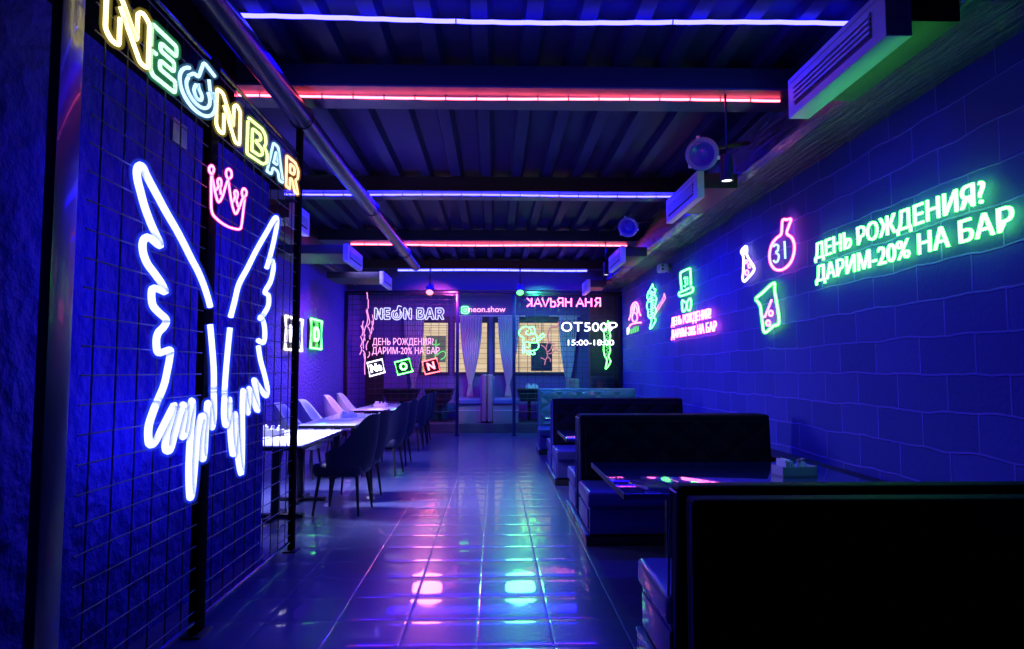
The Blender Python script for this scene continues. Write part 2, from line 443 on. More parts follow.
# split the left outline at the shoulder gap into feathered outline and spine
lo = strokes('wing', [(up, False)], NB, .0165, t, 4, 1.8)
strokes('wing', [(rw, False), (rw2, False), (rw3, False)], NB, .0165, t, 4, 1.8)
# crown
def C(lst): return W(lst, 200, 155, 7.635)
t = thing('neon_crown_sign', 'small pink neon crown above the wings on the wire screen', 'neon sign', U(228, 230, x=XW))
strokes('crown', [
    (C([(95, 150), (75, 130), (70, 100), (88, 80), (105, 100), (102, 130), (90, 155), (86, 200), (86, 300), (90, 430), (130, 490), (200, 540), (260, 562), (305, 565), (318, 530), (330, 430), (342, 330)]), False),
    (C([(90, 150), (105, 230), (122, 310), (142, 360), (170, 320), (195, 240), (215, 190), (240, 165), (238, 125), (218, 106), (200, 125), (202, 160), (215, 190), (228, 280), (248, 390), (273, 450), (300, 400), (325, 335), (350, 310), (355, 280), (335, 255), (320, 280), (325, 315), (342, 330)]), False),
    (C([(118, 270), (140, 240), (133, 200), (148, 178), (163, 200), (160, 235), (152, 250), (160, 300)]), False),
    (C([(248, 360), (268, 320), (262, 290), (272, 270), (288, 290), (284, 325), (277, 340), (292, 395)]), False)], NP, .0062, t, 4, 2.0)

# NEON BAR lettering (outlined letters), shared by the big sign and the small far one
def arc(cx, cy, rx, ry, a0, a1, n=16): return [(cx + rx * math.cos(R(a0 + (a1 - a0) * i / n)), cy + ry * math.sin(R(a0 + (a1 - a0) * i / n))) for i in range(n + 1)]
LET = {
 'N': [[(.3, .52), (.3, 0), (.12, 0), (0, .12), (0, 1), (.24, 1), (.7, .36), (.7, .9), (.82, 1), (1, .9), (1, 0), (.8, 0), (.3, .72)]],
 'E': [[(0, .55), (0, 1), (1, 1), (1, .78), (.36, .78), (.36, .62), (.92, .62), (.92, .42), (.36, .42), (.36, .24), (1, .24), (1, 0), (.1, 0), (0, .1), (0, .47), (.2, .47)]],
 'O': [arc(.5, .42, .5, .46, 122, 395, 26), arc(.5, .42, .33, .3, 150, 395, 22) , [(.22, .62), (.36, .78), (.48, .76), (.62, 1.22), (.95, 1.12)], [(.78, .92), (.82, .7), (.88, .5)],
       [(.42, .55), (.36, .4), (.44, .24), (.58, .28), (.6, .42), (.5, .5), (.48, .62)]],
 'B': [[(0, .9), (0, 0), (.78, 0), (1, .14), (1, .4), (.82, .52), (.92, .66), (.88, .9), (.7, 1), (.04, 1)], [(.22, .2), (.22, .8), (.6, .8), (.66, .68), (.5, .56), (.34, .52), (.7, .42), (.76, .28), (.6, .18), (.22, .18)]],
 'A': [[(.0, 0), (.34, 1), (.64, 1), (1, 0), (.74, 0), (.66, .24), (.34, .24), (.26, 0), (0, 0)], [(.38, .42), (.5, .8), (.61, .42), (.38, .42)]],
 'R': [[(.3, .0), (0, 0), (0, 1), (.72, 1), (.98, .82), (.96, .54), (.74, .42), (1, 0), (.72, 0), (.46, .36), (.3, .36), (.3, 0)], [(.28, .56), (.28, .82), (.62, .82), (.68, .68), (.6, .56), (.28, .56)]]}
def dense(pts, k=3):
    """round the corners a little"""
    P = [Vector((*p, 0)) for p in pts]; out = [P[0]]
    for i in range(1, len(P) - 1):
        a, b, c = P[i - 1], P[i], P[i + 1]
        d1 = min(.06, (a - b).length * .4); d2 = min(.06, (c - b).length * .4)
        p = b + (a - b).normalized() * d1; q = b + (c - b).normalized() * d2
        out += [p, (p + q + b * 2) / 4, q]
    out.append(P[-1]); return [(v.x, v.y) for v in out]
def letter(ch, mp, neon, r, parent, sl=2.0):
    sets = []
    for s in LET[ch]:
        s2 = s if len(s) > 15 and ch == 'O' else dense(s)
        sets.append(([mp(a, b) for a, b in s2], False))
    bm = B(); bs = B()
    for q, c in sets:
        tube(bm, q, r, 8, c)
        for f_ in (.5, .85, 1.2): tube(bs, q, r * (1 + (sl - 1) * f_), 8, c)  # glowing shells add a soft halo to each letter stroke
    o = link('letter', bm, neon.core, parent); link('tube_halo', bs, neon.sl, o)
    return o
big = [('N', 105, 35, 148, 69, NY), ('E', 150, 73, 175, 93, NE_), ('O', 179, 97, 215, 123, NCY), ('N', 216, 129, 239.5, 145, NY), ('B', 247, 153.5, 267, 167, NYG), ('A', 267, 171, 283, 183, NCY), ('R', 286, 186, 298, 194.5, NOR)]
t = thing('neon_bar_name_sign', 'big multicoloured neon lettering NEON BAR along the top of the wire screen', 'neon sign', (XW, 4.0, 2.75))
for ch, ax_, ay_, bx_, by_, ne in big:
    p0, p1 = U(ax_, ay_, x=XW), U(bx_, by_, x=XW)
    letter(ch, (lambda u, v, p0=p0, p1=p1: Vector((XW, p0.y + u * (p1.y - p0.y), p0.z + u * (p1.z - p0.z) + v * .228))), ne, .0095, t, 2.2)

# font text
def glyph_h():
    cu = bpy.data.curves.new('t', 'FONT'); cu.body = 'H'; o = bpy.data.objects.new('t', cu); COL.objects.link(o)
    bpy.context.view_layer.update(); me = o.to_mesh(); h = max(v.co.y for v in me.vertices); o.to_mesh_clear()
    bpy.data.objects.remove(o); bpy.data.curves.remove(cu); return h
HC = glyph_h()
def text_mesh(s, off=0.0, ext=.02):
    cu = bpy.data.curves.new('t', 'FONT'); cu.body = s; cu.extrude = ext; cu.offset = off; cu.resolution_u = 4
    o = bpy.data.objects.new('t', cu); COL.objects.link(o); bpy.context.view_layer.update()
    dg = bpy.context.evaluated_depsgraph_get(); me = bpy.data.meshes.new_from_object(o.evaluated_get(dg))
    bm = B(); bm.from_mesh(me)
    bpy.data.objects.remove(o); bpy.data.curves.remove(cu); bpy.data.meshes.remove(me)
    return bm
def text_line(name, s, pl, pr_, cap, nrm, neon, parent, off=.012, depth=.012, bold=0.0, smooth=False):
    """text from pl to pr_ (baseline), cap height, standing out along nrm"""
    pl = Vector(pl); pr_ = Vector(pr_); nrm = Vector(nrm); ux = (pr_ - pl).normalized(); uy = Vector((0, 0, 1)); L_ = (pr_ - pl).length
    bm = text_mesh(s, bold); xs = [v.co.x for v in bm.verts]; x0, x1 = min(xs), max(xs)
    sx = L_ / (x1 - x0); sy = cap / HC
    def place(bm, dz):
        for v in bm.verts:
            c = v.co.copy(); v.co = pl + ux * ((c.x - x0) * sx) + uy * (c.y * sy) + nrm * (c.z / .02 * dz)
        return bm
    o = link(name, place(bm, depth / 2), neon.core, parent, smooth=False)
    g = text_mesh(s, bold + off / sy, .02)
    for v in g.verts: pass
    link('letter_halo', place(g, depth / 2 + .004), neon.sl, o, smooth=False)  # wider emissive copy imitates the glow round the letters
    return o
# right wall birthday sign (large, green)
XS = XR - .045
def S(px, py): return U(px, py, x=XS)
t = thing('neon_text_sign', 'large green neon words ДЕНЬ РОЖДЕНИЯ? ДАРИМ-20% НА БАР on the block wall', 'neon sign', S(900, 260))
text_line('text_line', 'ДЕНЬ РОЖДЕНИЯ?', S(815, 259.5), S(985, 202), .125, (-1, 0, 0), NG, t, .006, bold=.0)
text_line('text_line', 'ДАРИМ-20% НА БАР', S(816, 282), S(1014, 229), .125, (-1, 0, 0), NG, t, .006, bold=.0)
t = thing('neon_text_sign', 'smaller looking pink neon words ДЕНЬ РОЖДЕНИЯ? ДАРИМ-20% НА БАР farther along the block wall', 'neon sign', S(694, 330))
text_line('text_line', 'ДЕНЬ РОЖДЕНИЯ?', S(671.5, 326), S(711, 318), .12, (-1, 0, 0), NP, t, .008)
text_line('text_line', 'ДАРИМ-20% НА БАР', S(671.5, 338.5), S(716.5, 331), .12, (-1, 0, 0), NP, t, .008)
def rw_(lst, ox, oy, sc): return [S(ox + x / sc, oy + y / sc) for x, y in lst]
def circ(cx, cy, rx, ry, ox, oy, sc, n=10): return rw_([(cx + rx * math.cos(2 * math.pi * k / n), cy + ry * math.sin(2 * math.pi * k / n)) for k in range(n)], ox, oy, sc)
# top hat + bow tie
a = (665, 260, 7.63)
t = thing('neon_hat_sign', 'mint green neon top hat with 31 inside above a small bow tie', 'neon sign', S(686, 310))
strokes('hat_outline', [(rw_([(128, 240), (122, 170), (118, 110), (130, 90), (185, 66), (193, 80), (196, 140), (198, 206)], *a), False),
                (rw_([(198, 206), (213, 212), (212, 236), (195, 250), (120, 275), (107, 264), (112, 248), (150, 232), (198, 206)], *a), True)], NG2, .014, t, 4, 2.2)
strokes('bow_tie', [(rw_([(160, 330), (133, 308), (130, 345), (136, 392), (156, 380), (163, 345)], *a), True), (rw_([(167, 340), (170, 318), (194, 294), (199, 340), (188, 384), (168, 372)], *a), True)], NG2, .013, t, 4, 2.0)
strokes('numeral', [(rw_([(144, 142), (152, 132), (158, 145), (152, 165), (159, 180), (154, 202), (144, 198)], *a), False), (rw_([(170, 128), (171, 190)], *a), False)], NG2, .008, t, 4, 1.6)
# conical flask
a = (735, 240, 12.98)
t = thing('neon_flask_sign', 'small white neon conical flask with pink bubbles on the block wall', 'neon sign', S(748, 281))
strokes('flask_outline', [(rw_([(150, 85), (122, 92), (82, 145), (90, 175), (108, 215), (112, 300), (108, 400), (100, 500), (118, 537), (150, 512), (232, 418), (248, 362), (215, 300), (175, 235), (152, 185), (155, 130)], *a), True), (rw_([(140, 100), (100, 150), (140, 150), (120, 175)], *a), False)], NWW, .012, t, 4, 1.6)
strokes('bubble', [(circ(145, 282, 14, 20, *a), True)], NP, .009, t, 2, 1.6)
strokes('bubble', [(circ(187, 335, 17, 26, *a), True)], NP, .009, t, 2, 1.6)
strokes('bubble', [(circ(155, 425, 20, 34, *a), True)], NP, .008, t, 2, 1.6)
# round flask
a = (745, 205, 4.636)
t = thing('neon_flask_sign', 'tall pink neon round flask with white 31 inside on the block wall', 'neon sign', S(782, 270))
strokes('flask_outline', [(rw_([(175, 70), (171, 105), (167, 136), (145, 155), (125, 182), (114, 225), (118, 268), (140, 298), (172, 300), (205, 275), (224, 235), (229, 188), (217, 152), (194, 132), (203, 98), (213, 66), (195, 68)], *a), True)], NP, .012, t, 4, 2.0)
strokes('numeral', [(rw_([(133, 192), (143, 183), (154, 190), (152, 210), (143, 220), (156, 232), (153, 256), (143, 266), (133, 258)], *a), False), (rw_([(183, 168), (187, 248)], *a), False)], NCY, .0105, t, 4, 1.6)
# beaker
t = thing('neon_beaker_sign', 'green neon beaker with pink percent mark below the flasks', 'neon sign', S(768, 332))
strokes('beaker_outline', [(rw_([(50, 436), (75, 412), (133, 362), (138, 400), (158, 538), (130, 562), (97, 590), (86, 582), (80, 540), (70, 466)], *a), True)], NG, .013, t, 5, 2.0)
strokes('percent_mark', [(rw_([(123, 440), (108, 480), (92, 520)], *a), False), (circ(120, 502, 9, 12, *a), True), (circ(107, 547, 9, 12, *a), True)], NP, .010, t, 2, 1.6)
# far right-wall signs
a = (622, 280, 10.82)
t = thing('neon_girl_sign', 'pink neon outline of a long haired head and shoulders near the far corner', 'neon sign', S(634, 332))
strokes('hair', [(rw_([(75, 430), (95, 375), (100, 300), (125, 252), (155, 243), (178, 290), (185, 345), (200, 382)], *a), False), (rw_([(108, 352), (130, 335), (136, 275), (158, 300), (168, 360)], *a), False), (rw_([(120, 330), (118, 290), (145, 262)], *a), False)], NP, .014, t, 3, 1.8)
strokes('face', [(circ(137, 405, 28, 50, *a), True)], NP, .013, t, 2, 1.8)
strokes('shoulders', [(rw_([(75, 512), (100, 480), (140, 468), (205, 460)], *a), False)], NP, .013, t, 3, 1.8)
t = thing('neon_word_sign', 'tiny white and green neon word under the pink head outline', 'neon sign', S(633, 335))
strokes('first_letter', [(rw_([(60, 590), (60, 525), (72, 525), (72, 560), (60, 570)], *a), False)], NWW, .014, t, 2, 1.6)
strokes('word', [(rw_([(84, 585), (84, 535), (95, 545), (95, 580)], *a), False), (rw_([(106, 580), (106, 530), (118, 540), (118, 575)], *a), False), (rw_([(128, 570), (128, 510), (140, 530), (140, 570)], *a), False), (rw_([(150, 565), (150, 500), (164, 520), (164, 560)], *a), False), (rw_([(176, 555), (176, 495)], *a), False)], NGD, .007, t, 2, 1.6)
t = thing('neon_leaf_sign', 'tall mint green neon figure of tangled leafy lines on the block wall', 'neon sign', S(651, 330))
z1 = rw_([(330, 45), (300, 110), (285, 130), (272, 190), (285, 210), (268, 280), (282, 330), (285, 395), (320, 432), (300, 520), (322, 515), (365, 432), (345, 405), (368, 330), (355, 290), (372, 200), (352, 160), (362, 100), (345, 95), (330, 45)], *a)
rnd = random.Random(3)
z2 = rw_([(300 + (k % 2) * 45 + rnd.uniform(-12, 12), 120 + k * 14) for k in range(22)], *a)
strokes('leaf_outline', [(z1, False)], NG2, .011, t, 3, 1.8); strokes('leaf_veins', [(z2, False)], NG2, .008, t, 3, 1.6)
t = thing('neon_feather_sign', 'thin slanted pink neon feather beside the mint green figure', 'neon sign', S(660, 312))
strokes('feather', [(rw_([(455, 145), (468, 195), (430, 260), (370, 352), (362, 330), (395, 270), (440, 210), (455, 145)], *a), False), (rw_([(452, 180), (430, 215), (445, 230), (410, 255), (415, 280), (385, 300), (380, 325)], *a), False)], NPD, .009, t, 3, 1.8)

# ------------------------------------------------------------------ far screen wall (posts, mesh, signs)
YP = 14.9
xA, xB, xC_, xD = XL + .04, U(457, 433, y=YP).x, U(514, 433, y=YP).x, XR - .03
ZT = U(480, 294, y=YP).z
for x, lab in ((xA, 'slim dark post of the far screen against the left wall'), (xB, 'slim dark post left of the far doorway'), (xC_, 'slim dark post right of the far doorway, catching green light'), (xD - .02, 'slim dark post of the far screen against the block wall')):
    o = thing('screen_post', lab, 'post', (x, YP, 0)); link('post', box(B(), x - .035, x + .035, YP - .035, YP + .035, 0, ZT, .005), BLACKG if x not in (xB, xC_) else POST, o)
    link('foot_plate', box(B(), x - .06, x + .06, YP - .06, YP + .06, 0, .01), BLACKG, o)
o = tag(link('header_rail', box(B(), XL + .01, XR - .01, YP - .03, YP + .03, ZT, ZT + .06, .005), BLACKG), 'dark top rail across the far screen', 'rail')
s3 = screen('far wire mesh screen panel left of the doorway, behind the small neon signs', xA + .04, xB - .04, 'y', YP, .5, ZT - .02, r=.005)
s4 = screen('far wire mesh screen panel right of the doorway, behind the hookah price sign', xC_ + .04, xD - .07, 'y', YP, .5, ZT - .02, r=.005)
YS = YP - .06
def Pn(px, py, y=YS): return U(px, py, y=y)
def pw(lst, ox, oy, sc, y=YS): return [U(ox + x / sc, oy + y_ / sc, y=y) for x, y_ in lst]
FN = (0, -1, 0)
# small NEON BAR
t = thing('neon_bar_name_sign', 'small white neon NEON BAR lettering on the far screen', 'neon sign', Pn(409, 321))
for ch, a0, a1 in (('N', 374.5, 382.5), ('E', 384, 390), ('O', 391.5, 402), ('N', 403.5, 411.5), ('B', 416.5, 424.5), ('A', 425, 434.5), ('R', 435.5, 444)):
    p0, p1 = Pn(a0, 319.3), Pn(a1, 319.3); hh = Pn(a0, 308).z - p0.z
    letter(ch, (lambda u, v, p0=p0, p1=p1, hh=hh: Vector((p0.x + u * (p1.x - p0.x), YS, p0.z + v * hh))), NW, .0095, t, 1.7)
t = thing('neon_text_sign', 'soft pink neon words ДЕНЬ РОЖДЕНИЯ? ДАРИМ-20% НА БАР on the far screen', 'neon sign', Pn(405, 354))
text_line('text_line', 'ДЕНЬ РОЖДЕНИЯ?', Pn(372.5, 345), Pn(433.5, 345), .14, FN, NPD, t, .006)
text_line('text_line', 'ДАРИМ-20% НА БАР', Pn(372, 354), Pn(439.5, 354), .14, FN, NPD, t, .006)
# cubes Ne O N
def cube_sign(label, cs, chs, neon, plane='y'):
    P4 = [Vector(Pn(x, y, YS - .05)) for x, y in cs]
    c = sum(P4, Vector()) / 4
    t = thing('neon_element_sign', label, 'neon sign', c)
    bm = B(); f = [bm.verts.new(p + Vector((0, .03, 0))) for p in P4]; g = [bm.verts.new(p + Vector((0, .08, 0))) for p in P4]
    bm.faces.new(f); bm.faces.new(g[::-1])
    for i in range(4): bm.faces.new((f[i], f[(i + 1) % 4], g[(i + 1) % 4], g[i]))
    link('backing_box', bm, BLACKG, t, smooth=False)
    q = [c + (p - c) * .93 for p in P4]
    strokes('square_frame', [(q, True)], neon, .016, t, 1, 2.0, False)
    ux = (P4[1] - P4[0]); uz = (P4[0] - P4[3])
    bt = text_mesh(chs, .03); xs = [v.co.x for v in bt.verts]; x0, x1 = min(xs), max(xs)
    o_ = P4[3] + ux * (.27 if len(chs) == 1 else .16) + uz * .27
    w_ = .46 if len(chs) == 1 else .68
    for v in bt.verts:
        v.co = o_ + ux * ((v.co.x - x0) / (x1 - x0) * w_) + uz * (v.co.y / HC * .5) + Vector((0, -v.co.z, 0))
    link('letter', bt, neon.core, t, smooth=False)
NWH = Neon('white box', (.85, .8, 1), 6, (.8, .7, .9), .6)
cube_sign('tilted white neon square with Ne on the far screen', [(366.5, 362.5), (382.5, 358.5), (385.5, 372.5), (369.5, 377)], 'Ne', NWH)
cube_sign('tilted green neon square with O on the far screen', [(394, 362), (409.5, 358), (413.5, 371.5), (397.5, 375.5)], 'O', NG)
cube_sign('tilted red neon square with N on the far screen', [(421.5, 361.5), (437, 357.5), (441, 371.5), (425, 375)], 'N', NR)
# pink branch figure at the left end of the far screen
t = thing('neon_branch_sign', 'tall pink neon figure of loose vertical strokes at the left end of the far screen', 'neon sign', Pn(365, 385))
rnd = random.Random(5); sets = []
sk = [(140, 15, 60), (145, 60, 120), (150, 120, 190), (175, 160, 260), (120, 200, 260), (135, 230, 330), (155, 240, 320), (105, 300, 370), (128, 290, 380), (145, 330, 390), (98, 370, 420), (160, 280, 320), (120, 390, 440), (150, 400, 440), (135, 430, 550), (182, 200, 260), (112, 230, 300), (140, 130, 230), (125, 410, 450), (150, 170, 240), (165, 250, 300)]
for x, ya, yb in sk: sets.append((pw([(x + rnd.uniform(-8, 8), ya), (x + rnd.uniform(-12, 12), (ya + yb) / 2), (x + rnd.uniform(-8, 8), yb)], 345, 290, 6.49), False))
strokes('stroke_tubes', sets, NPD, .0085, t, 3, 1.9)
# hookah sign, stroke letters
t = thing('neon_text_sign', 'pink neon hookah lettering with a reversed K at the top of the far screen', 'neon sign', Pn(563, 309))
K = {'k': [[(1, 0), (1, 1)], [(0, 1), (.95, .5), (0, 0)]], 'A': [[(0, 0), (.5, 1), (1, 0)], [(.2, .35), (.8, .35)]], 'V': [[(0, 1), (.5, 0), (1, 1)]],
     'b': [[(.1, 1), (.1, 0), (.8, 0), (1, .3), (.8, .58), (.1, .58)]], 'Y': [[(1, 0), (1, 1), (.3, 1), (.05, .75), (.3, .48), (1, .48)], [(.5, .48), (.0, 0)]], 'H': [[(.05, 0), (.05, 1)], [(.95, 0), (.95, 1)], [(.05, .52), (.95, .52)]]}
for ch, a0, a1 in (('k', 130, 180), ('A', 205, 288), ('V', 292, 368), ('b', 382, 440), ('Y', 458, 518), ('H', 545, 612), ('A', 664, 745), ('H', 762, 830), ('Y', 865, 922)):
    sets = [([U(515 + (a0 + u * (a1 - a0)) / 10.82, 290 + (180 - v * 92) / 10.82, y=YS) for u, v in s], False) for s in K[ch]]
    strokes('letter', sets, NP, .014, t, 1, 1.9, False)
t = thing('neon_text_sign', 'white neon price ОТ500Р with hours 15:00-18:00 on the far screen', 'neon sign', Pn(589, 345))
text_line('text_line', 'ОТ500Р', Pn(561.5, 331.3), Pn(617.3, 331.3), .185, FN, NWW, t, .006)
text_line('text_line', '15:00-18:00', Pn(568, 345.2), Pn(614, 345.2), .115, FN, NWW, t, .006)
# neon.show with the camera badge, on the wall over the far windows
YW = YB - .05
t = thing('neon_text_sign', 'lilac neon words neon.show with an aqua camera badge over the far windows', 'neon sign', Pn(486, 313, YW))
text_line('text_line', 'neon.show', Pn(468.8, 312, YW), Pn(505.5, 312, YW), .14, FN, NPD, t, .006, bold=.01)
c0 = Pn(465, 310, YW); h = .085
strokes('camera_badge', [([c0 + Vector((a * h, 0, b * h)) for a, b in ((-.7, 1), (.7, 1), (1, .7), (1, -.7), (.7, -1), (-.7, -1), (-1, -.7), (-1, .7))], True),
                  ([c0 + Vector((math.cos(k * .7854) * h * .45, 0, math.sin(k * .7854) * h * .45)) for k in range(8)], True),
                  ([c0 + Vector((.55 * h, 0, .55 * h)), c0 + Vector((.65 * h, 0, .6 * h))], False)], NG2, .011, t, 1, 1.8, False)
# elephant-like animal, green
a = (515, 315, 10.82)
t = thing('neon_animal_sign', 'green neon outline of a sitting round eared cartoon animal on the far screen', 'neon sign', Pn(531, 356))
strokes('head', [(pw([(90, 240), (50, 220), (45, 180), (75, 140), (120, 125), (160, 145), (178, 180), (160, 215), (125, 205), (118, 185), (140, 170)], *a), False), (pw([(165, 130), (200, 130), (215, 165), (205, 205), (185, 200), (175, 160)], *a), False)], NG2, .011, t, 4, 1.9)
strokes('body', [(pw([(95, 245), (85, 280), (95, 300), (140, 290), (160, 320), (150, 350), (120, 345)], *a), False), (pw([(215, 195), (240, 250), (235, 290), (258, 320), (245, 365), (200, 385), (130, 390)], *a), False), (pw([(160, 300), (230, 298)], *a), False), (pw([(185, 268), (200, 255), (215, 255)], *a), False)], NG2, .011, t, 4, 1.9)
strokes('trunk', [(pw([(240, 250), (270, 230), (300, 200), (310, 215), (322, 220), (290, 250), (245, 285)], *a), False)], NG2, .011, t, 4, 1.9)
strokes('feet', [(pw([(90, 300), (85, 360), (85, 410), (100, 400), (105, 380), (100, 310)], *a), False), (pw([(120, 390), (135, 420), (160, 425), (150, 395)], *a), False), (pw([(170, 400), (180, 425), (215, 420), (200, 390)], *a), False)], NG2, .011, t, 4, 1.9)
# pale pink small tree
t = thing('neon_tree_sign', 'pale pink neon branching tree sign right of the green animal', 'neon sign', Pn(545, 365))
strokes('branches', [(pw([(320, 540), (330, 490), (350, 450), (345, 400), (335, 350)], *a), False), (pw([(350, 450), (385, 480), (380, 505)], *a), False), (pw([(330, 490), (300, 470), (280, 465)], *a), False), (pw([(350, 400), (385, 370), (400, 320)], *a), False), (pw([(385, 370), (430, 340)], *a), False), (pw([(345, 390), (310, 340), (280, 325)], *a), False), (pw([(350, 420), (400, 410), (430, 380), (465, 385)], *a), False), (pw([(340, 350), (350, 310), (380, 300), (430, 320)], *a), False), (pw([(365, 290), (355, 220), (375, 150), (400, 130), (465, 125), (470, 70)], *a), False)], NPW, .010, t, 3, 1.7)
# green tall figure right
t = thing('neon_leaf_sign', 'narrow tall green neon figure on the far screen beside the block wall', 'neon sign', Pn(607, 368))
a = (595, 305, 9.27)
strokes('leaf_outline', [(pw([(122, 145), (105, 200), (82, 240), (90, 330), (80, 400), (90, 470), (112, 510), (97, 590), (120, 570), (145, 520), (125, 480), (142, 420), (130, 350), (142, 280), (125, 220), (122, 145)], *a), False)], NG, .012, t, 3, 1.9)
strokes('leaf_veins', [(pw([(100 + (k % 2) * 28, 215 + k * 17) for k in range(17)], *a), False)], NGD, .008, t, 3, 1.6)
# green cactus outline behind N box
t = thing('neon_plant_sign', 'thin green neon plant outline behind the red N square', 'neon sign', Pn(437, 362))
strokes('plant_outline', [(pw([(705, 640), (708, 560), (712, 500), (715, 430)], 370, 300, 10.82), False), (pw([(670, 470), (712, 490), (755, 475)], 370, 300, 10.82), False), (pw([(720, 600), (760, 565), (800, 555), (820, 585), (800, 625), (765, 645)], 370, 300, 10.82), False)], NGD, .009, t, 3, 1.7)

# element signs on the left wall
def wall_sign(label, x0, x1, yt, yb, ch, neon):
    XX = XL + .07
    f = lambda px, py: U(px, py, x=XX)
    y0, y1 = f(x0, 335).y, f(x1, 335).y; zt = f((x0 + x1) / 2, yt).z; zb_ = f((x0 + x1) / 2, yb).z
    t = thing('neon_element_sign', label, 'neon sign', (XX, (y0 + y1) / 2, zb_))
    link('backing_box', box(B(), XL + .001, XL + .04, y0, y1, zb_, zt, .004), BLACKG, t)
    strokes('square_frame', [([Vector((XX, y0, zb_)), Vector((XX, y1, zb_)), Vector((XX, y1, zt)), Vector((XX, y0, zt))], True)], neon, .02, t, 1, 2.0, False)
    bt = text_mesh(ch, .014); xs = [v.co.x for v in bt.verts]; a0, a1 = min(xs), max(xs)
    for v in bt.verts:
        v.co = Vector((XX + v.co.z * .6, y0 + (y1 - y0) * (.25 + .5 * (v.co.x - a0) / (a1 - a0)), zb_ + (zt - zb_) * (.25 + .5 * v.co.y / HC)))
    link('letter', bt, neon.core, t, smooth=False)
wall_sign('white neon square with Ne on the left wall, partly behind the screen post', 285.5, 302, 318, 350, 'Ne', NWH)
wall_sign('green neon square with O on the left wall beyond the screen post', 311, 321.5, 320, 348.5, 'O', NG)

# ------------------------------------------------------------------ air conditioners
def ac(y0, y1, label, side=1, z0=2.99, z1=3.24, x=1.86, d=.07):
    f = -1 if side > 0 else 1
    X = lambda a_, b_: (min(x - f * a_, x - f * b_), max(x - f * a_, x - f * b_))
    t = thing('air_conditioner', label, 'air conditioner', (x, y0, z0), 'white slatted air units along the ceiling edges')
    x0, x1 = X(0, d); link('housing', box(B(), x0, x1, y0, y1, z0, z1, .008), WPLAST, t)
    x0, x1 = X(d, .4 if side > 0 else 1.0); link('duct_box', box(B(), x0, x1, y0 + .05, y1 - .05, z0 + .1, z1 - .01, .004), BLACK, t)
    x0, x1 = X(-.003, .0); link('vent_recess', box(B(), x0, x1, y0 + .12, y1 - .1, z0 + .05, z1 - .07), BLACK, t, smooth=False)
    for k in range(4):
        zz = z0 + .07 + k * (z1 - z0 - .15) / 3.4
        x0, x1 = X(-.014, .0); link('slat', box(B(), x0, x1, y0 + .12, y1 - .1, zz, zz + .016, .002), WPLAST, t, smooth=False)
    x0, x1 = X(-.002, .0); link('cover_seam', box(B(), x0, x1, y0 + .05, y1 - .05, z1 - .04, z1 - .033), GREYP, t, smooth=False)
ac(U(887, 60, x=1.86).y, U(788, 100, x=1.86).y, 'nearest and largest white air conditioning unit on the right above the block wall', d=.13)
ac(U(697, 190, x=1.86).y, U(666, 205, x=1.86).y, 'second white air unit from the camera on the right ceiling edge')
ac(U(621, 250, x=1.86).y, U(608.5, 255, x=1.86).y, 'third white air unit from the camera on the right ceiling edge')
ac(13.8, 14.6, 'tiny farthest white air unit on the right ceiling edge')
ac(9.1, 10.1, 'white air unit on the left ceiling edge above the tables', -1, 2.85, 3.08, -1.95)
ac(12.0, 13.0, 'farther white air unit on the left ceiling edge', -1, 2.91, 3.13, -1.95)
ac(6.7, 7.2, 'white air unit on the left ceiling edge just right of the screen post', -1, 2.8, 3.04, -1.95)

# speakers
SPK = pr('blue grey speaker cone', (.05, .05, .5), .4, 0, .4, bump=(30, .001)); SPKR = pr('speaker rim', (.2, .2, .5), .3, 0, .5, bump=(30, .0005))
def speaker(px, py, Y, label):
    c = U(px, py, y=Y); t = thing('ceiling_speaker', label, 'speaker', c, 'round speakers on the right ceiling edge')
    M_ = Matrix.Translation(c) @ Euler((R(-70), R(0), R(-38))).to_matrix().to_4x4() @ Matrix.Rotation(math.pi, 4, 'X')
    M_ = Matrix.Translation(c) @ (Vector((-.45, -.85, -.3)).to_track_quat('Z', 'Y')).to_matrix().to_4x4()
    link('rim', lathe(B(), [(.085, -.02), (.118, -.02), (.122, .0), (.11, .015), (.092, .012), (.085, -.02)], 32, M_ @ Matrix.Scale(1.2, 4)), SPKR, t)
    link('cone', lathe(B(), [(.094, .0), (.08, .004), (.045, -.03), (.03, -.03), (.0, -.012)], 32, M_ @ Matrix.Scale(1.2, 4)), SPK, t)
    link('body', lathe(B(), [(.0, -.12), (.09, -.11), (.11, -.06), (.1, -.015)], 24, M_), BLACK, t)
    for k in range(3):
        a_ = R(100 + 120 * k); q = M_ @ Vector((.146 * math.cos(a_), .146 * math.sin(a_), 0))
        link('clip', box(B(), q.x - .015, q.x + .015, q.y - .01, q.y + .01, q.z - .015, q.z + .015, .004), WPLAST, t)
    e = M_ @ Vector((0, 0, -.1)); link('bracket', tube(B(), [e, e + Vector((.1, 0, .05)), (2.27, e.y, e.z + .1)], .018, 8), BLACK, t)
speaker(702, 154, 5.9, 'nearer round speaker beside the hanging spotlight')
speaker(628, 227, 9.6, 'farther round speaker between the second and third air units')
